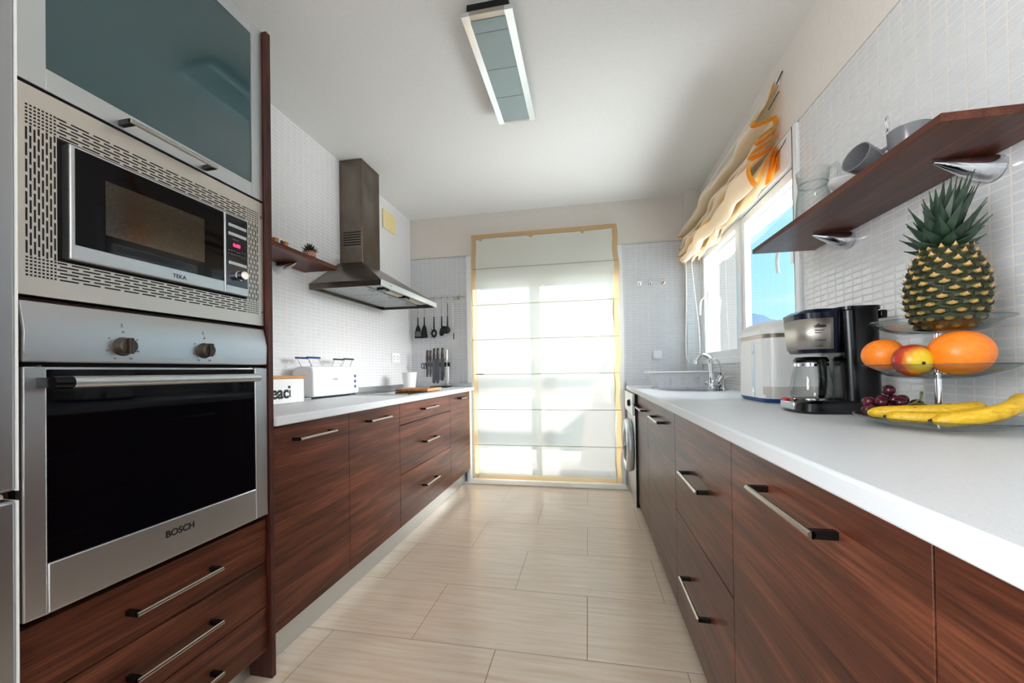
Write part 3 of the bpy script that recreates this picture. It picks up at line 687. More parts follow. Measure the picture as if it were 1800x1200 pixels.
# ------------------------------------------------------------------ range hood
hd = thing('cooker_hood', (-1.5, 2.7, 1.6), 'stainless steel chimney cooker hood over the hob', 'cooker hood')
cy0, cy1, cx1 = 2.578, 2.822, -1.573
ch = MB().box(XL+.002, cx1, cy0, cy1, 1.845, H-.002).build('chimney', M['hood'], hd, bevel=.002)
sl = MB()
for i in range(6): sl.box(XL+.03, cx1-.012, cy0-.0008, cy0+.001, 1.975+i*.018, 1.984+i*.018)
sl.build('vent_grille', M['matte_black'], ch, smooth=False)
hx1, hy0, hy1 = -1.25, 2.25, 3.165
b0 = [(XL+.002, hy0, 1.635), (hx1, hy0, 1.635), (hx1, hy1, 1.635), (XL+.002, hy1, 1.635)]
b1 = [(XL+.002, cy0-.02, 1.846), (cx1+.005, cy0-.02, 1.846), (cx1+.005, cy1+.02, 1.846), (XL+.002, cy1+.02, 1.846)]
mb = MB(); mb.add(b0+b1, [(4, 5, 6, 7), (0, 1, 5, 4), (1, 2, 6, 5), (2, 3, 7, 6), (3, 0, 4, 7), (3, 2, 1, 0)])
mb.build('canopy', M['hood'], hd, bevel=.002)
rm = MB(); rm.box(XL+.002, hx1, hy0, hy0+.012, 1.598, 1.635); rm.box(XL+.002, hx1, hy1-.012, hy1, 1.598, 1.635); rm.box(XL+.002, XL+.02, hy0, hy1, 1.598, 1.635)
rm.build('rim', M['hood'], hd, bevel=.001)
ft = MB().box(hx1-.012, hx1+.001, hy0, hy1, 1.598, 1.636).build('front_strip', M['alu'], hd, bevel=.001)
text('lettering', 'TEKA', .012, (hx1+.0012, 2.36, 1.613), (0, 1, 0), (0, 0, 1), M['grey_ink'], ft, .0002)
filt = mat('filter_mesh', 'c0c6c6', .4, .6); nn, ll, bb = nodes(filt)
ckk = nn.new('ShaderNodeTexVoronoi'); ckk.inputs['Scale'].default_value = 120; ll.new(pos(filt), ckk.inputs['Vector']); ll.new(cramp(filt, ckk.outputs['Distance'], [(.2, 'c9cfcf'), (.55, '8c9494')]), bb.inputs['Base Color'])
MB().box(XL+.02, hx1-.012, hy0+.012, hy1-.012, 1.620, 1.634).build('under_plate', M['grey_plastic'], hd)
for i in range(3):
    a = hy0+.06+i*.268; f = MB().box(XL+.06, hx1-.15, a, a+.26, 1.610, 1.620).build('grease_filter', filt, hd, bevel=.002)
    MB().tube([(hx1-.18, a+.10, 1.609), (hx1-.165, a+.12, 1.603), (hx1-.165, a+.15, 1.603), (hx1-.18, a+.17, 1.609)], .003, 6).build('filter_latch', M['nickel'], f)
lamp_w = mat('lamp_cover_cream', 'cfc6ae', .4)
for y in (2.48, 2.85): MB().box(hx1-.11, hx1-.07, y, y+.2, 1.606, 1.620).build('lamp_cover', lamp_w, hd, bevel=.003)
for y in (2.40, 2.71): MB().box(hx1-.115, hx1-.06, y, y+.07, 1.602, 1.620).build('lamp_holder', M['black'], hd, bevel=.002)
MB().box(XL+.03, hx1-.03, hy1-.05, hy1-.012, 1.606, 1.62).build('dark_trim', M['matte_black'], hd)

# ------------------------------------------------------------------ left shelf and things on it
ls = thing('wall_shelf', (-1.64, 1.8, 1.70), 'walnut wall shelf on the left wall beside the cooker hood', 'shelf')
MB().box(XL+.001, -1.525, 1.217, 2.215, 1.697, 1.721).build('board', M['wood_shelf'], ls, bevel=.001)
def bracket(parent, xw, y, z, side):
    b = MB(); r = [(.024, 0), (.03, .004), (.032, .02), (.028, .035)]
    # fish-shaped chrome clamp: tapering body under the board
    pts = [(xw+side*.002, y, z-.033), (xw+side*.03, y, z-.029), (xw+side*.065, y, z-.021), (xw+side*.10, y, z-.012), (xw+side*.128, y, z-.005)]
    b.tube(pts, [.031, .028, .021, .012, .003], 20)
    b.build('bracket', M['chrome'], parent)
bracket(ls, XL, 1.985, 1.697, 1)
pl = thing('potted_succulent', (-1.585, 2.05, 1.721), 'small dark succulent in a patterned terracotta pot on the left shelf', 'plant')
pc = (-1.575, 2.03, 1.721)
mb = MB(); mb.lathe([(.026, 0), (.033, .012), (.036, .03), (.034, .042), (.030, .042), (.03, .038), (0, .038)], pc, 24); po = mb.build('pot', M['terracotta'], pl)
mb = MB()
for k in range(2):
    pts = [(pc[0]+.0365*math.cos(a), pc[1]+.0365*math.sin(a), pc[2]+.022+.010*math.sin(a*9+k*PI)) for a in [2*PI*i/72 for i in range(73)]]
    mb.tube(pts, .0008, 4)
mb.build('pattern_line', M['white'], po)
mb = MB(); random.seed(5)
def leafblade(mb, base, d, length, width, droop=0, fold=.25, n=7, th=.0008, twist=0, curl=0):
    base = Vector(base); d = Vector(d).normalized(); sd_ = d.cross(Vector((0, 0, 1)))
    if sd_.length < .05: sd_ = Vector((1, 0, 0))
    sd_.normalize(); nrm = sd_.cross(d).normalized(); rows = []
    p = base.copy(); dd = d.copy()
    for i in range(n):
        t = i/(n-1); w = width*(math.sin(PI*min(1, (t*.75+.25)))**.8 if t < 1 else 0)*(1-t**2.2)
        if i == n-1: w = width*.02
        nr = sd_.cross(dd).normalized()
        rows.append((p-sd_*w, p-nr*w*fold*1.6, p+sd_*w))
        dd = (dd+Vector((0, 0, -droop/n))+nr*curl/n).normalized(); p = p+dd*(length/(n-1))
    V = []
    for a, b, c in rows: V += [a, b, c]
    off = Vector((0, 0, 0))
    V2 = [Vector(v)+nrm*th*2 for v in V]
    f = []
    for i in range(n-1):
        for j in range(2):
            a = i*3+j; f.append((a, a+1, a+4, a+3)); f.append((a+3*n, a+3+3*n, a+4+3*n, a+1+3*n))
        f.append((i*3, i*3+3, i*3+3+3*n, i*3+3*n)); f.append((i*3+2, i*3+2+3*n, i*3+5+3*n, i*3+5))
    mb.add(V+V2, f)
for i in range(34):
    a = i*2.4; el = .2+1.2*(i/34); r = .018*(1-i/40)
    leafblade(mb, (pc[0]+r*math.cos(a), pc[1]+r*math.sin(a), pc[2]+.038+.02*(i/34)), (math.cos(a)*math.cos(el), math.sin(a)*math.cos(el), math.sin(el)), .036, .0075, fold=.3, n=5)
mb.build('foliage', M['plant'], pl)
bt = thing('spice_bottle', (-1.62, 1.71, 1.721), 'white bottle with cork and black label, partly hidden on left shelf', 'bottle')
MB().lathe([(.022, 0), (.024, .004), (.024, .10), (.016, .12), (.016, .135), (0, .135)], (-1.556, 1.692, 1.721), 22).build('body', M['white_ceramic'], bt)
MB().lathe([(.0245, 0), (.0245, .022)], (-1.556, 1.692, 1.77), 22).build('label_band', M['ink'], bt)
MB().lathe([(.017, 0), (.019, .014), (0, .016)], (-1.556, 1.692, 1.856), 18).build('cork', M['cork'], bt)
for i, (yy, xx, lab) in enumerate(((1.735, -1.545, 'small square orange-brown wooden block on left shelf, nearer the tower'), (1.803, -1.545, 'small square orange-brown wooden block on left shelf, nearer the plant'))):
    tag(MB().box(xx-.012, xx+.012, yy-.012, yy+.012, 1.721, 1.745).build('wooden_block', M['cork'], bevel=.002), lab, 'block', 'wooden blocks on the left shelf')
jr = thing('spice_jar', (-1.55, 1.77, 1.721), 'tiny white jar with dark label between two wooden blocks', 'jar')
MB().lathe([(.014, 0), (.015, .003), (.015, .026), (.011, .032), (0, .032)], (-1.550, 1.770, 1.721), 18).build('body', M['white_ceramic'], jr)
MB().box(-1.537, -1.534, 1.763, 1.777, 1.725, 1.742).build('jar_label', M['ink'], jr)
# pale yellow plate + socket
tag(MB().box(XL+.0005, XL+.012, 3.19, 3.41, 2.335, 2.50).build('wall_plate', M['note'], bevel=.003), 'pale yellow square plate on the left wall right of the hood', 'plate')
so = thing('wall_socket', (XL, 3.40, 1.19), 'white double power socket on the left wall above the worktop', 'socket')
MB().box(XL+.0005, XL+.009, 3.325, 3.475, 1.148, 1.235).build('plate', M['white'], so, bevel=.003)
for y in (3.365, 3.435): MB().lathe([(.021, .008), (.021, .0095), (.017, .0095), (.015, .004), (0, .004)], (XL, y, 1.191), 20, Matrix.Rotation(PI/2, 3, 'Y')).build('socket_well', mat('socket_brown', '7c6048', .5) if 'socket_brown' not in bpy.data.materials else bpy.data.materials['socket_brown'], so)

# ------------------------------------------------------------------ left worktop items
TZ = .905
bb_ = thing('bread_bin', (-1.58, 1.70, TZ), 'white bread bin with bamboo lid beside the oven tower', 'bread bin')
bx0, bx1, by0, by1 = -1.70, -1.485, 1.46, 1.862
MB().box(bx0, bx1, by0, by1, TZ+.001, 1.032).build('body', M['white'], bb_, bevel=.006)
MB().box(bx0-.004, bx1+.004, by0-.004, by1+.004, 1.032, 1.047).build('lid', M['bamboo'], bb_, bevel=.002)
text('lettering', 'Breac', .086, (bx1+.0003, 1.748, .936), (0, 1, 0), (0, 0, 1), M['ink'], bb_, .0005, .0008, 'RIGHT', .98, [(dx_, dy_) for dx_ in (-.0022, -.0011, 0, .0011, .0022) for dy_ in (-.0012, 0, .0012)])
text('small_lettering', 'box', .024, (bx1+.0009, 1.762, .938), (0, 0, 1), (0, -1, 0), M['ink'], bb_, .0005, .0006)
MB().box(bx1, bx1+.0012, 1.745, 1.760, .983, .996).build('lettering_mark', M['ink'], bb_)
# toaster
ts = thing('toaster', (-1.62, 2.28, TZ), 'long white toaster with two wire bun racks on the left worktop', 'toaster')
tx0, tx1, ty0, ty1 = -1.715, -1.565, 2.04, 2.50
prof = []
zt = 1.098; rb = .045
for (cx, cz, a0) in ((tx1-rb*.5, zt-rb*.6, 0),):
    pass
pp = [(tx1-.004, TZ+.012), (tx1, TZ+.03), (tx1-.002, zt-.03), (tx1-.008, zt-.010), (tx1-.02, zt), (tx0+.05, zt), (tx0+.022, zt-.008), (tx0+.006, zt-.03), (tx0, zt-.07), (tx0, TZ+.03), (tx0+.004, TZ+.012)]
MB().prism(pp, 'y', ty0, ty1).build('body', M['white'], ts, bevel=.01, seg=3)
MB().box(tx0+.02, tx1-.015, ty0+.01, ty1-.02, TZ+.001, TZ+.014).build('base', M['navy'], ts)
MB().box(tx0+.035, tx1-.035, ty0+.05, ty1-.05, zt-.004, zt+.0012).build('toast_slot', M['matte_black'], ts)
for a, sgn in ((ty0+.03, -1), (ty1-.15, 1)):
    w = MB()
    for x in (tx0+.045, tx1-.03):
        for dy in (0, .09): w.tube([(x, a+dy+.0, zt), (x, a+dy+sgn*.035, zt+.05)], .0022, 6)
    w.build('rack_wire', M['chrome'], ts)
    xm = (tx0+tx1)/2
    q = MB()
    for x in (tx1-.03, tx0+.045): q.tube([(x, a+sgn*.035-.01, zt+.052), (x, a+.09+sgn*.035+.01, zt+.052)], .006, 8)
    q.build('rack_grip', M['blue'] if sgn < 0 else M['navy'], ts)
for z in (.965, 1.0, 1.035):
    MB().lathe([(.011, 0), (.011, .003), (.008, .005), (0, .005)], (tx1-.001, 2.455, z), 16, Matrix.Rotation(PI/2, 3, 'Y')).build('button', M['blue'], ts)
    
text('lettering', 'TAURUS', .014, (tx1+.0006, 2.215, 1.015), (0, 1, 0), (0, 0, 1), M['grey_ink'], ts, .0003, .0002)
MB().box(tx0+.02, tx0+.075, ty0-.035, ty0, .945, .958).build('lever', M['blue'], ts, bevel=.003)
MB().box(tx0+.02, tx1-.02, ty0-.06, ty0+.01, TZ+.001, TZ+.012).build('crumb_tray', M['chrome'], ts, bevel=.002)
# hob
hb_ = thing('ceramic_hob', (-1.42, 2.68, TZ), 'black glass ceramic hob set in the left worktop', 'hob')
MB().box(-1.68, -1.17, 2.42, 3.0, TZ+.0005, TZ+.006).build('glass_top', M['black_gloss'], hb_, bevel=.001)
MB().box(-1.685, -1.165, 2.415, 2.423, TZ+.0005, TZ+.008).box(-1.685, -1.165, 2.997, 3.005, TZ+.0005, TZ+.008).build('edge_trim', M['steel'], hb_)
# chopping board
cb = tag(MB().box(-1.40, -1.14, 2.70, 2.98, TZ+.0075, TZ+.028).build('chopping_board', [M['board'], M['board_dark']], bevel=.004), 'thick wooden chopping board lying on the hob', 'chopping board')
cp_ = tag(MB().lathe([(.0, 0), (.046, 0), (.048, .003), (.064, .148), (.061, .148), (.046, .006), (0, .006)], (-1.52, 3.20, TZ+.001), 32).build('white_cup', M['white_ceramic'], angle=50), 'tall tapered white cup behind the chopping board', 'cup')
# knife stand
BW = YB-.004
ks = thing('knife_stand', (-1.45, 3.62, TZ), 'upright knife stand with dark base in the left corner', 'knife stand')
MB().box(-1.47, -1.30, 3.52, 3.66, TZ+.001, TZ+.013).build('base', M['matte_black'], ks, bevel=.004)
MB().tube([(-1.325, 3.64, TZ+.01), (-1.325, 3.64, 1.13)], .005, 8).tube([(-1.44, 3.64, TZ+.01), (-1.44, 3.64, 1.13)], .005, 8).build('upright', M['chrome'], ks)
MB().box(-1.56, -1.31, 3.635, 3.655, 1.105, 1.145).build('magnetic_bar', M['matte_black'], ks, bevel=.002)
def knife(x, ztop, zbot, bw, wide, label):
    t = thing('kitchen_knife', (x, 3.62, 1.125), label, 'knife', 'knives on the corner knife stand')
    zm = ztop-.105
    MB().prism([(x-.013, zm), (x+.012, zm), (x+.014, zm+.03), (x+.010, zm+.065), (x+.015, ztop-.008), (x+.006, ztop), (x-.008, ztop-.004), (x-.010, zm+.065), (x-.014, zm+.03)], 'y', 3.614, 3.632).build('handle', mat('dark_knife_handle', '4a423d', .3, .6) if 'dark_knife_handle' not in bpy.data.materials else bpy.data.materials['dark_knife_handle'], t, bevel=.004)
    MB().prism([(x-bw/2, zm), (x+bw/2, zm), (x+bw/2, zbot+.05), (x+bw*.1, zbot), (x-bw/2, zbot+.012)], 'y', 3.622, 3.6245).build('blade', mat('knife_steel', '55555a', .2, 1) if 'knife_steel' not in bpy.data.materials else bpy.data.materials['knife_steel'], t)
for i, (x, zt_, zb_, bw, lb) in enumerate(((-1.532, 1.268, 1.0, .028, 'short knife second from the left on the knife stand, after the scissors'), (-1.500, 1.268, 1.0, .026, 'slim short knife between two others, third from left on the stand'), (-1.462, 1.285, .94, .040, 'long knife with long handle left of centre on the stand'), (-1.425, 1.288, .94, .040, 'long knife with long handle right of centre on the stand'), (-1.378, 1.288, .965, .042, 'broad knife at the right end of the row of knives'))):
    knife(x, zt_, zb_, bw, 0, lb)
sx_ = thing('kitchen_scissors', (-1.57, 3.62, 1.10), 'scissors with black grips hanging left of the knives', 'scissors')
sm = MB(); 
for dx in (-.013, .013): sm.tube([(-1.566+dx+.014*math.cos(a), 3.62, 1.115+.026*math.sin(a)) for a in [2*PI*i/14 for i in range(15)]], .0045, 6)
sm.build('grip', M['matte_black'], sx_)
MB().prism([(-1.574, 1.09), (-1.560, 1.09), (-1.562, .955)], 'y', 3.618, 3.622).build('blade', M['nickel'], sx_)
shp = thing('sharpening_steel', (-1.335, 3.62, 1.0), 'thin sharpening steel rod at the right of the knife stand', 'knife steel')
MB().tube([(-1.332, 3.62, .93), (-1.332, 3.62, 1.17)], .0035, 8).build('rod', M['nickel'], shp)
MB().tube([(-1.332, 3.62, 1.165), (-1.332, 3.62, 1.20), (-1.332, 3.62, 1.235), (-1.332, 3.62, 1.265)], [.008, .010, .008, .006], 10).build('handle', M['nickel'], shp)
# utensil rail
ur = thing('utensil_rail', (-1.35, 3.72, 1.79), 'steel utensil rail on the tiles left of the balcony door', 'rail')
MB().tube([(-1.60, 3.70, 1.785), (-1.168, 3.70, 1.785)], .0055, 8).build('bar', M['nickel'], ur)
MB().lathe([(.022, 0), (.022, .008), (.012, .012), (.010, .05), (0, .05)], (-1.24, BW, 1.785), 18, Matrix.Rotation(PI/2, 3, 'X')).build('mount', M['nickel'], ur)
MB().lathe([(.022, 0), (.022, .008), (.012, .012), (.010, .05), (0, .05)], (-1.585, BW, 1.785), 18, Matrix.Rotation(PI/2, 3, 'X')).build('mount', M['nickel'], ur)
UY = 3.692
def utensil(x, label, cat, head, zj, zb, dark=False):
    t = thing(cat.replace(' ', '_'), (x, UY, 1.78), label, cat, 'utensils hanging from the rail')
    hk = [(x, UY+.004, 1.77), (x, UY+.012, 1.795), (x, UY+.004, 1.80), (x, UY-.006, 1.785), (x, UY-.004, 1.74), (x, UY-.002, 1.72), (x, UY+.0, 1.715)]
    MB().tube(hk, .0022, 6).build('hook', M['nickel'], t)
    MB().tube([(x, UY, 1.725), (x+.002, UY-.003, 1.66), (x-.002, UY, zj)], [.0055, .006, .004], 8, flat=.5).build('handle', M['nickel'] if not dark else M['post'], t)
    m = MB(); head(m, x); return m.build('head', M['matte_black'], t, bevel=.001)
def turner(m, x):
    m.tube([(x, UY, 1.60), (x, UY, 1.51)], [.006, .008], 8)
    m.prism([(x-.010, 1.52), (x+.010, 1.52), (x+.022, 1.49), (x+.036, 1.40), (x+.030, 1.392), (x-.036, 1.39), (x-.041, 1.398), (x-.028, 1.48)], 'y', UY-.002, UY+.002)
def slotted(m, x):
    m.tube([(x, UY, 1.60), (x, UY, 1.51)], [.006, .008], 8)
    m.prism([(x-.010, 1.52), (x+.010, 1.52), (x+.026, 1.48), (x+.030, 1.46), (x-.030, 1.46), (x-.022, 1.49)], 'y', UY-.002, UY+.002)
    for i in range(5):
        a = x-.034+i*.0155; m.box(a, a+.0095, UY-.002, UY+.002, 1.405, 1.462)
    m.prism([(x-.036, 1.41), (x+.040, 1.41), (x+.034, 1.392), (x-.036, 1.392)], 'y', UY-.002, UY+.002)
def spaghetti(m, x):
    m.tube([(x, UY, 1.60), (x, UY, 1.468)], [.006, .009], 8)
    rot = Matrix.Rotation(PI/2, 3, 'X')
    m.lathe([(.012, -.002), (.03, -.002), (.03, .002), (.012, .002)], (x, UY, 1.435), 20, rot, closed=True, sx=1, sy=1.4)
    for k in range(6):
        a = PI/3*k; m.box(x+.009*math.cos(a)-.003, x+.009*math.cos(a)+.003, UY-.002, UY+.002, 1.435+.012*math.sin(a)-.003, 1.435+.012*math.sin(a)+.003)
    for k in range(9):
        a = -PI*.95+k*PI*1.9/8-PI/2+PI/2; cx, cz = x+.031*math.cos(a), 1.435+.042*math.sin(a)
        m.tube([(cx, UY, cz), (x+.040*math.cos(a), UY-.014, 1.435+.054*math.sin(a))], [.004, .002], 6)
def spoon(m, x):
    m.tube([(x, UY, 1.60), (x, UY-.002, 1.49)], [.006, .009], 8)
    m.ball((x+.008, UY-.004, 1.455), (.03, .010, .053), 18, 10, rot=Matrix.Rotation(.35, 3, 'Y'))
def ladle(m, x):
    m.tube([(x, UY, 1.60), (x, UY-.004, 1.50)], [.006, .008], 8)
    m.ball((x-.004, UY-.028, 1.462), (.042, .03, .038), 20, 12)
utensil(-1.655, 'black slotted turner hanging leftmost on the utensil rail', 'slotted turner', slotted, 1.56, 1.39)
utensil(-1.588, 'black solid turner hanging beside the slotted turner', 'turner', turner, 1.56, 1.39)
utensil(-1.487, 'black spaghetti server with teeth and pierced centre on the rail', 'spaghetti server', spaghetti, 1.56, 1.39)
utensil(-1.405, 'black serving spoon hanging left of the ladle', 'serving spoon', spoon, 1.56, 1.40)
utensil(-1.345, 'black ladle with deep round bowl on the rail', 'ladle', ladle, 1.56, 1.42, True)
wh = thing('thin_skewer', (-1.29, UY, 1.78), 'thin steel tool with black tip hanging rightmost on the rail', 'kitchen tool', 'utensils hanging from the rail')
MB().tube([(-1.29, UY+.004, 1.77), (-1.29, UY+.012, 1.795), (-1.29, UY-.004, 1.79), (-1.29, UY-.002, 1.72)], .002, 6).build('hook', M['nickel'], wh)
MB().tube([(-1.29, UY, 1.73), (-1.287, UY, 1.60), (-1.284, UY, 1.43)], [.006, .0035, .003], 8).build('shaft', M['nickel'], wh)
MB().tube([(-1.284, UY, 1.43), (-1.283, UY, 1.37)], .0055, 8).build('tip', M['matte_black'], wh)

# ------------------------------------------------------------------ towel hooks, switch
for i, (x, lb) in enumerate(((.475, 'square chrome wall hook nearest the balcony door'), (.572, 'middle one of three square chrome wall hooks'), (.678, 'square chrome wall hook nearest the window'))):
    t = thing('wall_hook', (x, BW, 1.83), lb, 'hook', 'square chrome hooks right of the balcony door')
    MB().box(x-.018, x+.018, BW-.004, BW+.003, 1.81, 1.85).build('plate', M['chrome'], t, bevel=.001)
    MB().tube([(x, BW-.004, 1.822), (x, BW-.022, 1.820), (x, BW-.028, 1.834)], [.004, .004, .006], 8).build('peg', M['nickel'], t)
sw = thing('light_switch', (.62, BW, 1.18), 'white light switch on the tiles right of the balcony door', 'light switch')
MB().box(.58, .66, BW-.006, BW+.003, 1.14, 1.22).build('plate', M['white'], sw, bevel=.003)
MB().box(.592, .648, BW-.011, BW-.004, 1.152, 1.208).build('rocker', M['white'], sw, bevel=.002)

# ------------------------------------------------------------------ ceiling lamp
cl = thing('ceiling_lamp', (-.38, 1.92, 2.6), 'rectangular chrome ceiling lamp with frosted glass panel', 'ceiling lamp')
lx0, lx1, ly0, ly1, lz = -.498, -.278, 1.575, 2.31, 2.532
MB().box(lx0+.02, lx1-.02, ly0+.02, ly1-.05, 2.553, 2.5995).build('housing', mat('lamp_housing_shade', '0c0c10', .5, .3), cl)  # near-black colour paints in the shade on the housing
mb = MB(); w = .036
mb.box(lx0, lx0+w, ly0, ly1, lz, lz+.02); mb.box(lx1-w, lx1, ly0, ly1, lz, lz+.02)
mb.build('side_rail', mat('polished_rail', 'dfe3e6', .16, 1), cl, bevel=.001)
MB().box(lx0+w, lx1-w, ly0, ly0+.05, lz+.002, lz+.02).build('end_plate', M['nickel'], cl)
MB().box(lx0+w, lx1-w, ly1-.025, ly1, lz+.002, lz+.02).build('end_plate', M['nickel'], cl)
MB().box(lx0+w-.002, lx1-w+.002, ly0+.03, ly1-.022, lz-.004, lz+.004).build('glass_panel', M['lamp_glass'], cl, bevel=.002)
gm = MB()
for y in (ly0+.085, ly0+.30, ly0+.50): gm.box(lx0+w, lx1-w, y, y+.002, lz-.0048, lz-.0035)
gm.build('panel_line', M['grey_ink'], cl)
# ------------------------------------------------------------------ window roman blind
rb_ = thing('window_roman_blind', (.9, 2.9, 2.5), 'gathered cream and orange roman blind above the kitchen window', 'blind')
near = [(.952, 2.50), (.935, 2.44), (.90, 2.37), (.860, 2.325), (.853, 2.30), (.88, 2.298), (.935, 2.315), (.955, 2.32), (.957, 2.285), (.93, 2.262), (.885, 2.232), (.868, 2.212), (.885, 2.205), (.93, 2.235), (.955, 2.252), (.945, 2.22), (.90, 2.185), (.845, 2.155), (.832, 2.135), (.86, 2.135), (.92, 2.165), (.948, 2.180), (.90, 2.150), (.845, 2.12), (.826, 2.08), (.835, 2.03), (.858, 1.992), (.87, 2.0), (.915, 2.10), (.952, 2.168), (.938, 2.09), (.918, 2.0), (.93, 2.0), (.95, 2.08), (.962, 2.15), (.96, 2.10), (.958, 2.05)]
far = [(.965, 2.50), (.945, 2.43), (.90, 2.35), (.84, 2.28), (.80, 2.22), (.785, 2.185), (.83, 2.19), (.89, 2.23), (.92, 2.245), (.90, 2.20), (.84, 2.14), (.79, 2.09), (.80, 2.075), (.86, 2.12), (.90, 2.15), (.87, 2.10), (.83, 2.06), (.785, 2.035), (.775, 2.02), (.80, 2.02), (.86, 2.05), (.90, 2.07), (.86, 2.04), (.815, 2.01), (.79, 1.985), (.80, 1.965), (.83, 1.955), (.85, 1.97), (.88, 2.02), (.92, 2.05), (.90, 2.01), (.88, 1.965), (.90, 1.965), (.92, 2.01), (.94, 2.04), (.94, 2.0), (.94, 1.96)]
npf = len(near)
def cr_(P, t):
    k = t*(len(P)-1); i = min(int(k), len(P)-2); f = k-i
    p0, p1, p2, p3 = P[max(i-1, 0)], P[i], P[i+1], P[min(i+2, len(P)-1)]
    def h(a, b, c, d): return .5*((2*b)+(-a+c)*f+(2*a-5*b+4*c-d)*f*f+(-a+3*b-3*c+d)*f**3)
    return h(p0[0], p1[0], p2[0], p3[0]), h(p0[1], p1[1], p2[1], p3[1])
def rfn(t, v):
    a = cr_(near, v); b = cr_(far, v)
    s = t
    sag = math.sin(PI*min(1, s*1.0))*(.016+.01*math.sin(v*19))
    wv = .012*math.sin(s*13+v*9)+.007*math.sin(s*29-v*14)
    w = min(1, s*6)*min(1, (1-s)*6)
    x = a[0]*(1-s)+b[0]*s-(sag*.6+wv*w)*(1 if v > .06 else 0); z = a[1]*(1-s)+b[1]*s-sag*.5+wv*.4*w*(v > .06)
    return (min(x, .966), 2.2+s*1.425, z)
mb = MB(); mb.grid(lambda u, v: rfn(.028+u*.955, v), 60, 150); mb.build('gathered_fabric', M['curtain'], rb_, angle=70)
mb = MB(); mb.grid(lambda u, v: rfn(u*.030, v), 4, 150); mb.build('orange_hem', M['curtain_hem'], rb_, angle=70)
mb = MB(); mb.grid(lambda u, v: rfn(.983+u*.017, v), 3, 150); mb.build('orange_hem', M['curtain_hem'], rb_, angle=70)
MB().box(.955, .9755, 2.21, 3.62, 2.485, 2.505).build('head_rail', M['white'], rb_)
MB().tube([(.972, 2.17, 2.52), (.962, 2.215, 2.485)], .003, 6).tube([(.97, 2.13, 2.17), (.955, 2.22, 2.12)], .0018, 6).tube([(.968, 2.2, 2.44), (.93, 2.23, 2.37)], .0022, 6).build('rod_end', M['matte_black'], rb_)
cc = thing('blind_cord', (.85, 3.56, 2.0), 'looped white pull cord hanging in the corner by the window', 'cord')
loop = [(.835, 3.58, 2.0), (.832, 3.58, 1.6), (.822, 3.58, 1.25), (.83, 3.575, 1.13), (.865, 3.57, 1.095), (.91, 3.57, 1.11), (.93, 3.57, 1.18), (.925, 3.57, 1.4), (.892, 3.57, 1.75), (.875, 3.57, 2.0)]
sm_ = []
for i in range(len(loop)-1):
    for k in range(6):
        f = k/6; p0, p1, p2, p3 = [Vector(loop[max(0, min(len(loop)-1, j))]) for j in (i-1, i, i+1, i+2)]
        sm_.append(.5*((2*p1)+(-p0+p2)*f+(2*p0-5*p1+4*p2-p3)*f*f+(-p0+3*p1-3*p2+p3)*f**3))
MB().tube(sm_+[Vector(loop[-1])], .003, 6).build('cord_loop', M['cord'], cc)
MB().tube([(.868, 3.572, 1.095), (.868, 3.572, 1.125)], .012, 10).build('cord_weight', M['grey_plastic'], cc)

# ------------------------------------------------------------------ bread machine (white appliance)
bm_ = thing('bread_machine', (.84, 1.95, TZ), 'bulky white domed countertop appliance with blue base under the window', 'bread machine')
def rrect(x0, x1, y0, y1, r, n=6):
    o = []
    for cx, cy, a in ((x1-r, y1-r, 0), (x0+r, y1-r, PI/2), (x0+r, y0+r, PI), (x1-r, y0+r, 3*PI/2)):
        for i in range(n+1): o.append((cx+r*math.cos(a+i*PI/2/n), cy+r*math.sin(a+i*PI/2/n)))
    return o
def stack(mb, secs):
    n = len(secs[0][0]); V = []; Ff = []
    for pl_, z in secs: V += [(p[0], p[1], z) for p in pl_]
    for i in range(len(secs)-1):
        for k in range(n): Ff.append((i*n+k, i*n+(k+1) % n, (i+1)*n+(k+1) % n, (i+1)*n+k))
    Ff += [tuple(range(n))[::-1], tuple(range((len(secs)-1)*n, len(secs)*n))]
    mb.add(V, Ff)
ax0, ax1, ay0_, ay1_ = .716, .950, 1.785, 2.115
mb = MB(); stack(mb, [(rrect(ax0+.012, ax1-.012, ay0_+.012, ay1_-.012, .05), TZ+.001), (rrect(ax0+.004, ax1-.004, ay0_+.004, ay1_-.004, .055), TZ+.012), (rrect(ax0+.002, ax1-.002, ay0_+.002, ay1_-.002, .055), TZ+.018)]); mb.build('blue_base', M['blue'], bm_)
mb = MB(); stack(mb, [(rrect(ax0+.001, ax1-.001, ay0_+.001, ay1_-.001, .055), TZ+.0185), (rrect(ax0+.003, ax1-.003, ay0_+.003, ay1_-.003, .055), 1.175)]); mb.build('body', M['white'], bm_)
mb = MB(); stack(mb, [(rrect(ax0+.002, ax1-.002, ay0_-.001, ay1_+.001, .055), TZ+.02), (rrect(ax0+.002, ax1-.002, ay0_-.001, ay1_+.001, .055), TZ+.068)]); mb.build('lower_band', mat('warm_grey_gloss', 'c9c4be', .15), bm_)
mb = MB(); stack(mb, [(rrect(ax0+.008, ax1-.008, ay0_+.008, ay1_-.008, .05), 1.175), (rrect(ax0+.006, ax1-.006, ay0_+.006, ay1_-.006, .05), 1.192)]); mb.build('steel_band', mat('warm_steel_band', 'a89a8e', .3, .7), bm_)
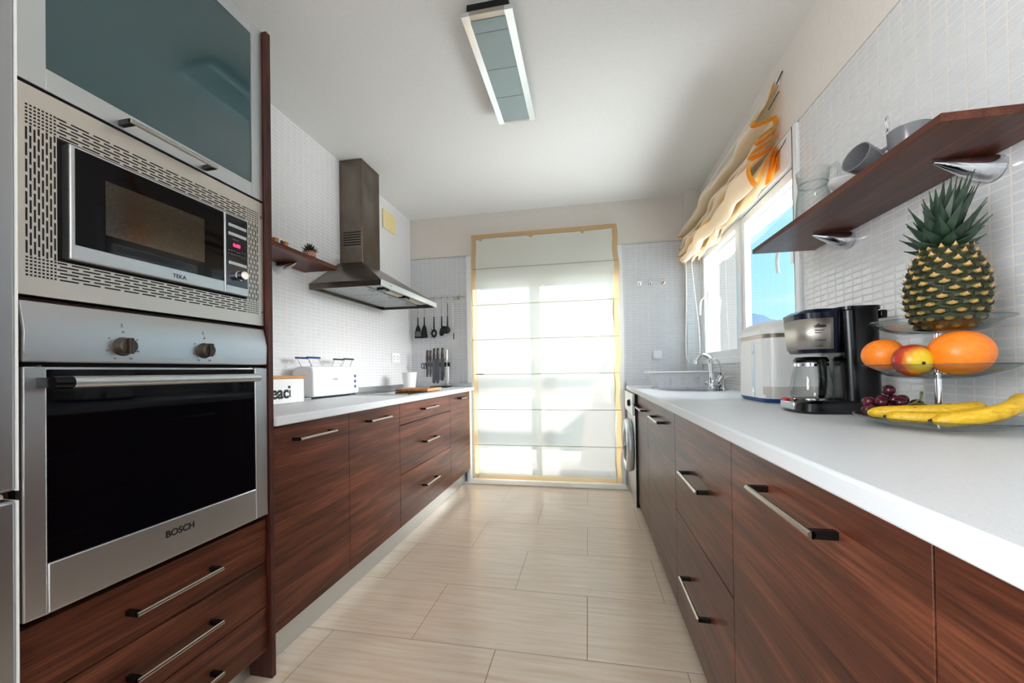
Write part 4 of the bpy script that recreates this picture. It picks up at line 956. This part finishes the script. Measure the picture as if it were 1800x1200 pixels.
mb = MB(); stack(mb, [(rrect(ax0-.002, ax1+.002, ay0_-.002, ay1_+.002, .058), 1.192), (rrect(ax0-.003, ax1+.003, ay0_-.003, ay1_+.003, .058), 1.205), (rrect(ax0+.004, ax1-.004, ay0_+.006, ay1_-.006, .06), 1.225), (rrect(ax0+.02, ax1-.02, ay0_+.03, ay1_-.03, .065), 1.243), (rrect(ax0+.045, ax1-.045, ay0_+.07, ay1_-.07, .065), 1.253), (rrect(ax0+.07, ax1-.07, ay0_+.11, ay1_-.11, .04), 1.256)]); mb.build('domed_lid', M['white'], bm_, angle=60)
MB().box(ax0-.002, ax0+.01, 1.90, 1.925, .93, 1.16).build('water_gauge', thin_glass('gauge_glass', (.9, .94, 1), (.6, .7, .8)), bm_)
MB().lathe([(.014, 0), (.014, .004), (0, .005)], (ax0+.002, 1.912, .945), 20, Matrix.Rotation(-PI/2, 3, 'Y'), sy=1, sx=1.6).build('latch_plate', M['chrome'], bm_)
MB().lathe([(.006, 0), (.006, .003), (0, .004)], (ax0, 1.912, 1.12), 14, Matrix.Rotation(-PI/2, 3, 'Y')).build('latch_button', M['nickel'], bm_)
# ------------------------------------------------------------------ coffee maker
cm = thing('coffee_maker', (.80, 1.47, TZ), 'black filter coffee maker with steel front and glass jug', 'coffee maker')
kx0, kx1, ky0, ky1 = .655, .890, 1.38, 1.55
mb = MB(); stack(mb, [(rrect(kx0+.01, kx1, ky0+.006, ky1-.006, .045), TZ+.001), (rrect(kx0, kx1+.002, ky0-.004, ky1+.004, .05), TZ+.008), (rrect(kx0+.004, kx1, ky0+.0, ky1, .05), TZ+.032), (rrect(kx0+.02, kx1-.01, ky0+.01, ky1-.01, .045), TZ+.042)]); mb.build('base', M['black'], cm)
MB().lathe([(.052, 0), (.052, .004), (0, .004)], (.722, 1.465, TZ+.042), 28).build('hot_plate', M['chrome'], cm)
MB().box(kx0+.003, kx0+.018, 1.50, 1.53, TZ+.03, TZ+.044).build('switch', M['red'], cm, bevel=.003)
MB().box(kx0-.003, kx0+.006, 1.43, 1.52, TZ+.01, TZ+.035).build('front_trim', M['chrome'], cm, bevel=.003)
mb = MB(); stack(mb, [(rrect(.784, .889, ky0+.004, ky1-.004, .035), TZ+.03), (rrect(.780, .885, ky0+.004, ky1-.004, .035), 1.1), (rrect(.774, .882, ky0+.002, ky1-.002, .035), 1.225), (rrect(.770, .886, ky0, ky1, .035), 1.228), (rrect(.770, .886, ky0, ky1, .035), 1.238)]); mb.build('water_tank', M['black'], cm)
mb = MB(); stack(mb, [(rrect(.676, .79, ky0+.014, ky1-.014, .05), 1.096), (rrect(.672, .79, ky0+.010, ky1-.010, .05), 1.105), (rrect(.662, .79, ky0+.004, ky1-.004, .055), 1.20), (rrect(.658, .79, ky0+.004, ky1-.004, .055), 1.222), (rrect(.68, .80, ky0+.012, ky1-.012, .04), 1.234)]); mb.build('filter_head', M['navy'], cm)
mb = MB()
def sleeve(z, dx):  # open sleeve around the front of the head
    P = rrect(.662+dx-.0015, .79, ky0+.004-.0015, ky1-.004+.0015, .055, 8); return [(p[0], p[1], z) for p in P if p[0] < .752]
A, B = sleeve(1.108, .009), sleeve(1.204, 0)
n = len(A); mb.add(A+B, [(k, k+1, n+k+1, n+k) for k in range(n-1)]); mb.build('steel_sleeve', brushed('coffee_steel', 'c6c0b8', .40, (300, 300, 4)), cm, solid=.0015)
text('lettering', 'ufesa', .016, (.692, 1.3815, 1.176), (1, -.08, 0), (0, 0, 1), M['ink'], cm, .0003, .0003)
tk = MB()
for z, w in ((1.166, .026), (1.158, .018), (1.134, .03), (1.116, .022)): tk.box(.694, .694+w, 1.3805, 1.3825, z, z+.0016)
tk.build('small_marks', M['ink'], cm)
cf = MB(); pr_ = [(.0, 0), (.052, 0), (.058, .006), (.059, .03), (.053, .075), (.046, .105), (.044, .118), (.0425, .118), (.0445, .104), (.051, .074), (.057, .03), (.056, .008), (0, .003)]
cj = cf.lathe(pr_, (.722, 1.465, TZ+.0465), 36).build('glass_jug', M['glass_ware'], cm, angle=60)
MB().lathe([(.047, 0), (.048, .006), (.042, .016), (.015, .018), (0, .018)], (.722, 1.465, TZ+.163), 28).build('jug_lid', M['black'], cj)
MB().lathe([(.0475, 0), (.0475, .010), (.046, .010), (.046, 0)], (.722, 1.465, TZ+.150), 28, closed=True).build('jug_band', M['chrome'], cj)
hp_ = [(.722, 1.417, 1.068), (.718, 1.397, 1.067), (.714, 1.386, 1.05), (.713, 1.382, 1.01), (.714, 1.388, .968), (.716, 1.400, .960)]
MB().tube(hp_, [.011, .012, .012, .011, .010, .008], 10, flat=1).build('jug_handle', M['black'], cj)
MB().box(kx1-.006, kx1+.012, 1.40, 1.43, 1.20, 1.225).build('lid_hinge', M['black'], cm, bevel=.003)

# ------------------------------------------------------------------ tiered fruit stand
fs = thing('tiered_fruit_stand', (.80, 1.09, TZ), 'three tier clear glass fruit stand near the right edge', 'fruit stand')
FC = (.80, 1.09)
def plate(R, z, rise, name):
    prof = [(.0, z), (R*.45, z), (R*.62, z+rise*.18), (R*.82, z+rise*.55), (R, z+rise), (R+.001, z+rise+.003), (R-.003, z+rise+.0035), (R*.81, z+rise*.55+.005), (R*.60, z+rise*.18+.005), (R*.44, z+.0045), (0, z+.0045)]
    MB().lathe(prof, (FC[0], FC[1], 0), 64).build(name, M['glass_ware'], fs, angle=60)
    MB().tube([(FC[0]+R*math.cos(a), FC[1]+R*math.sin(a), z+rise+.002) for a in [2*PI*i/64 for i in range(65)]], .0018, 6, cap=False).build('plate_rim', thin_glass('glass_edge', (.88, .93, .92), (.55, .62, .60), 1, .02, .5) if 'glass_edge' not in bpy.data.materials else bpy.data.materials['glass_edge'], fs)
plate(.152, TZ+.003, .024, 'bottom_plate'); plate(.136, 1.022, .031, 'middle_plate'); plate(.118, 1.126, .030, 'top_plate')
MB().tube([(*FC, TZ+.002), (*FC, 1.126)], .0065, 14).build('pole', M['chrome'], fs)
MB().lathe([(.016, 0), (.016, .004), (.008, .006)], (*FC, TZ+.0085), 16).lathe([(.016, 0), (.016, .003), (.008, .005)], (*FC, 1.032), 16).build('pole_collar', M['chrome'], fs)
# fruit
def peel(d): return 1+.01*math.sin(d.x*7+d.y*5)-.06*max(0, abs(d.z)-.93)*6
def orange(c, r, label):
    o = MB().ball(c, (r, r, r*.94), 36, 24, peel).build('orange', M['orange'], angle=60); return tag(o, label, 'orange', 'oranges on the middle plate')
orange((.797, 1.03, 1.029+.050), .0525, 'large orange at the right on the middle glass plate')
orange((.722, 1.14, 1.040+.040), .042, 'orange at the left on the middle glass plate')
nect = mat('nectarine_skin', 'c23a20', .3); nn, ll, bb = nodes(nect)
gm_ = nn.new('ShaderNodeNewGeometry'); dp = nn.new('ShaderNodeVectorMath'); dp.operation = 'DISTANCE'
ll.new(gm_.outputs['Position'], dp.inputs[0]); dp.inputs[1].default_value = (.728, 1.02, 1.062)
nzf = noise(nect, pos(nect, (60, 60, 20)), 1.2, 4); ad_ = nn.new('ShaderNodeMath'); ad_.operation = 'MULTIPLY_ADD'; ll.new(nzf, ad_.inputs[0]); ad_.inputs[1].default_value = .02; ll.new(dp.outputs['Value'], ad_.inputs[2])
ll.new(cramp(nect, ad_.outputs[0], [(.030, 'd9b820'), (.042, 'd98a24'), (.052, 'b8301c'), (.075, '7c1420')]), bb.inputs['Base Color'])
nt_ = thing('nectarine', (.742, 1.058, 1.035), 'red and yellow nectarine between the two oranges', 'nectarine')
MB().ball((.728, 1.058, 1.029+.036), (.036, .036, .036), 32, 20, lambda d: 1-.12*max(0, -d.y-.93)*8).build('flesh', nect, nt_, angle=60)
MB().ball((.7245, 1.0225, 1.058), (.0035, .002, .0035), 10, 8).build('stem_pit', M['matte_black'], nt_)
plum = mat('dark_plum_skin', '2a1420', .25)
tag(MB().ball((.800, 1.150, 1.030+.036), .037, 28, 18).build('plum', plum), 'dark plum behind the nectarine on the middle plate', 'plum')
# grapes
grape = mat('grape_skin', '3a0e1e', .22); nn, ll, bb = nodes(grape); ll.new(cramp(grape, noise(grape, pos(grape), 40, 3), [(.35, '22080f'), (.65, '5c1a2c')]), bb.inputs['Base Color'])
gb = thing('grape_bunch', (.73, 1.13, TZ+.01), 'bunch of dark red grapes on the bottom glass plate', 'grapes')
gs = []
random.seed(11)
base = [(.692, 1.175, .948), (.705, 1.15, .948), (.690, 1.15, .935), (.700, 1.125, .932), (.716, 1.13, .935), (.728, 1.135, .935), (.715, 1.16, .952), (.722, 1.15, .970), (.735, 1.155, .952), (.745, 1.14, .934), (.745, 1.165, .938), (.757, 1.15, .938), (.760, 1.17, .938), (.704, 1.178, .932), (.725, 1.18, .934), (.742, 1.185, .934), (.770, 1.15, .934), (.775, 1.17, .934), (.73, 1.115, .930), (.758, 1.135, .930), (.825, 1.115, .938), (.690, 1.172, .932), (.775, 1.14, .944), (.790, 1.155, .936), (.755, 1.155, .952), (.738, 1.135, .948), (.80, 1.17, .936)]
for i, p in enumerate(base):
    p = (p[0]*1.0+.024, p[1]+.012, (p[2]-.915)*1.35+.917)
    MB().ball(p, (.0152, .0132, .013), 18, 12, rot=Matrix.Rotation(random.uniform(0, 3), 3, 'Z')).build('grape', grape, gb)
stem_m = speckle('grape_stem', '6b6a1c', '4a4a18', 90, .6)
MB().tube([(.745, 1.135, .944), (.760, 1.13, .955), (.775, 1.125, .962), (.785, 1.12, .972), (.788, 1.12, .990)], [.0015, .002, .0025, .002, .003], 6).tube([(.775, 1.125, .962), (.798, 1.12, .958)], .0022, 6).tube([(.760, 1.13, .955), (.75, 1.15, .952)], .0018, 6).build('stem', stem_m, gb)
# bananas
ban = mat('banana_skin', 'dfb117', .45); nn, ll, bb = nodes(ban)
nb_ = noise(ban, pos(ban, (60, 200, 200)), 1.0, 4, .6)
ll.new(cramp(ban, nb_, [(.30, '6b3f0c'), (.36, 'cf9f18'), (.7, 'e8c02a')]), bb.inputs['Base Color'])
def banana(pts, r, label, th=0):
    t = thing('banana', pts[0], label, 'banana', 'bananas on the bottom plate')
    n = 16; P = []
    for i in range(n):
        s = i/(n-1); k = s*(len(pts)-1); j = min(int(k), len(pts)-2); f = k-j
        p0, p1, p2, p3 = [Vector(pts[max(0, min(len(pts)-1, q))]) for q in (j-1, j, j+1, j+2)]
        P.append(.5*((2*p1)+(-p0+p2)*f+(2*p0-5*p1+4*p2-p3)*f*f+(-p0+3*p1-3*p2+p3)*f**3))
    rs = [r*min(1, .28+2.6*math.sin(PI*i/(n-1))**.8*.5+.1) if 0 < i < n-1 else r*.22 for i in range(n)]
    MB().tube(P, rs, 7).build('peel', ban, t, sub=1, angle=80)
    d = (P[0]-P[1]).normalized(); MB().tube([P[0]+d*-.002, P[0]+d*.004], [r*.26, r*.2], 8).build('tip', M['matte_black'], t)
banana([(.676, 1.128, .938), (.715, 1.098, .944), (.765, 1.066, .949), (.815, 1.048, .955), (.860, 1.052, .962)], .016, 'banana at the back on the bottom glass plate')
banana([(.688, 1.082, .934), (.715, 1.054, .936), (.75, 1.030, .936), (.79, 1.014, .937)], .0145, 'middle banana, lying low behind the front one')
banana([(.722, 1.005, .933), (.765, .985, .942), (.81, .975, .953), (.86, .99, .968), (.905, 1.03, .985)], .018, 'front banana rising towards the right edge of the plate')
# pineapple
pa = thing('pineapple', (.815, 1.085, 1.14), 'whole pineapple with leafy crown standing on the top glass plate', 'pineapple')
pc = Vector((.815, 1.085, 1.1345)); PH = .190
def prad(t): return .070*(1-abs(2*t-.86)**2.6*.52) if t < .43 else .070*(1-abs((t-.43)/.57)**2.4*.50)
mb = MB(); mb.mi = 0
mb.lathe([(0, 0)]+[(prad(i/20)*.95, PH*i/20) for i in range(21)]+[(0, PH)], pc, 40)
nrow, ncol = 12, 13
for r in range(nrow):
    t = (r+.5)/nrow
    for c in range(ncol):
        a = 2*PI*(c+(r % 2)*.5)/ncol+r*.03
        R_ = prad(t); zc = PH*t
        dzt = (prad(min(1, t+.02))-prad(max(0, t-.02)))/(PH*.04)
        nrm = Vector((math.cos(a), math.sin(a), -dzt)).normalized(); tan = Vector((-math.sin(a), math.cos(a), 0)); upt = nrm.cross(tan)*-1
        if upt.z < 0: upt = -upt
        cpos = pc+Vector((R_*math.cos(a)*.95, R_*math.sin(a)*.95, zc))
        hw, hh = 2*PI*R_/ncol*.50, PH/nrow*.92
        ringp = []
        for k in range(6):
            an = PI/6+k*PI/3; ringp.append(cpos+tan*hw*math.cos(an)*1.05+upt*hh*math.sin(an)*.62)
        inn = [cpos+(p-cpos)*.55+nrm*.0052 for p in ringp]
        mb.mi = 0; mb.add(ringp+inn, [(k, (k+1) % 6, (k+1) % 6+6, k+6) for k in range(6)])
        mb.mi = 1; mb.add(inn+[cpos+nrm*.0062], [(k, (k+1) % 6, 6) for k in range(6)])
        # papery bract: star with raised spike
        mb.mi = 2; b = cpos+nrm*.0064
        mb.add([b-tan*hw*.42-upt*hh*.10, b+tan*hw*.42-upt*hh*.10, b+upt*hh*.34+nrm*.0062, b-upt*hh*.2+nrm*.001, b+nrm*.003+upt*hh*.02], [(0, 3, 4), (3, 1, 4), (1, 2, 4), (2, 0, 4)])
mb.build('body', [M['pine_base'], M['pine_eye'], M['pine_tip']], pa, smooth=False)
mb = MB(); random.seed(21)
tc0 = pc+Vector((0, 0, PH-.006))
for i in range(64):
    f = i/63; a = i*2.39996+random.uniform(-.1, .1); el = .12+1.30*f**.7+random.uniform(-.08, .08)
    ln = (.040+.088*f**.8)*random.uniform(.85, 1.12); rr = .024*(1-f*.75)
    ax = Vector((.22, 0, 0))*f
    leafblade(mb, tc0+Vector((rr*math.cos(a), rr*math.sin(a), f*.048)), Vector((math.cos(a)*math.cos(el), math.sin(a)*math.cos(el), math.sin(el)))+ax, ln, .0165*(1-.2*f), droop=-.25+.1*f, fold=.35, n=8, th=.0007)
mb.build('crown', M['leaf'], pa, angle=50)

# ------------------------------------------------------------------ right shelf and things on it
rs = thing('wall_shelf', (.86, 1.45, 1.575), 'walnut wall shelf on the right wall above the fruit stand', 'shelf')
MB().box(.733, XR-.001, .977, 1.943, 1.561, 1.580).build('board', M['wood_shelf'], rs, bevel=.001)
bracket(rs, XR, 1.70, 1.561, -1); bracket(rs, XR, 1.16, 1.561, -1)
SZ = 1.5805
jg = thing('glass_pitcher', (.86, 1.70, SZ), 'clear glass pitcher at the far end of the right shelf', 'pitcher')
jp = [(0, 0), (.052, 0), (.060, .006), (.060, .05), (.056, .12), (.050, .165), (.048, .18), (.052, .20), (.055, .235), (.053, .235), (.050, .20), (.046, .18), (.048, .165), (.054, .12), (.057, .05), (.056, .01), (0, .005)]
JC = (.875, 1.735, SZ+.0005)
MB().lathe(jp, JC, 40).build('body', M['glass_ware'], jg, angle=60)
MB().tube([(JC[0]+.035, JC[1]-.042, SZ+.225), (JC[0]+.045, JC[1]-.072, SZ+.225), (JC[0]+.047, JC[1]-.082, SZ+.20), (JC[0]+.046, JC[1]-.08, SZ+.12)], .007, 10).build('handle', M['glass_ware'], jg)
MB().lathe([(.0485, 0), (.0505, .003), (.0505, .006), (.0485, .008)], (JC[0], JC[1], SZ+.178), 36, closed=True).build('neck_ring', bpy.data.materials['glass_edge'], jg)
def mug(c, r, h, rot, label, m, grp=None, handle_=True, hdir=0):
    if rot is not None: c = tuple(c)
    t = thing('mug', c, label, 'mug', grp)
    c = Vector(c)
    MB().lathe([(0, 0), (r*.8, 0), (r*.86, .004), (r, h), (r-.003, h), (r*.82, .007), (0, .006)], c, 32, rot).build('body', m, t, angle=60)
    hp = [Vector((r*.93, 0, h*.82)), Vector((r*1.35, 0, h*.8)), Vector((r*1.5, 0, h*.55)), Vector((r*1.35, 0, h*.28)), Vector((r*.88, 0, h*.22))]
    rz = Matrix.Rotation(hdir, 3, 'Z'); hp = [c+(rot @ (rz @ p) if rot else rz @ p) for p in hp]
    MB().tube(hp, .005, 8, flat=1.3).build('handle', m, t)
mug((.862, 1.245, SZ), .046, .108, None, 'upright grey mug on the right shelf beside the tilted one', M['grey_ceramic'], 'grey mugs on the right shelf', hdir=2.0)
mug((.845, 1.335, SZ+.054), .041, .080, Vector((-.85, -.28, .30)).to_track_quat('Z', 'Y').to_matrix(), 'grey mug tipped on its side next to a leaning saucer', M['grey_ceramic'], 'grey mugs on the right shelf', hdir=2.4)
tag(MB().lathe([(0, 0), (.032, 0), (.054, .012), (.054, .014), (.032, .004), (0, .004)], (.800, 1.400, SZ+.0225), 36, Matrix.Rotation(math.radians(22), 3, 'Y')).build('saucer', M['white_ceramic'], angle=60), 'white saucer leaning beside the tipped mug', 'saucer')
wk = [(.86, 1.30, SZ+.002), (.862, 1.302, SZ+.06)]
lp = MB(); lc = Vector((.905, 1.39, SZ+.205))
lp.tube([lc+Vector((.004*math.sin(a), .010*math.sin(a), .024*math.cos(a))) for a in [2*PI*i/20 for i in range(21)]], .0028, 8); lp.tube([lc-Vector((0, 0, .022)), (lc.x, lc.y, SZ+.002)], .003, 8)
tag(lp.build('ring_holder', M['chrome']), 'chrome wire loop standing behind the mugs on the right shelf', 'holder')
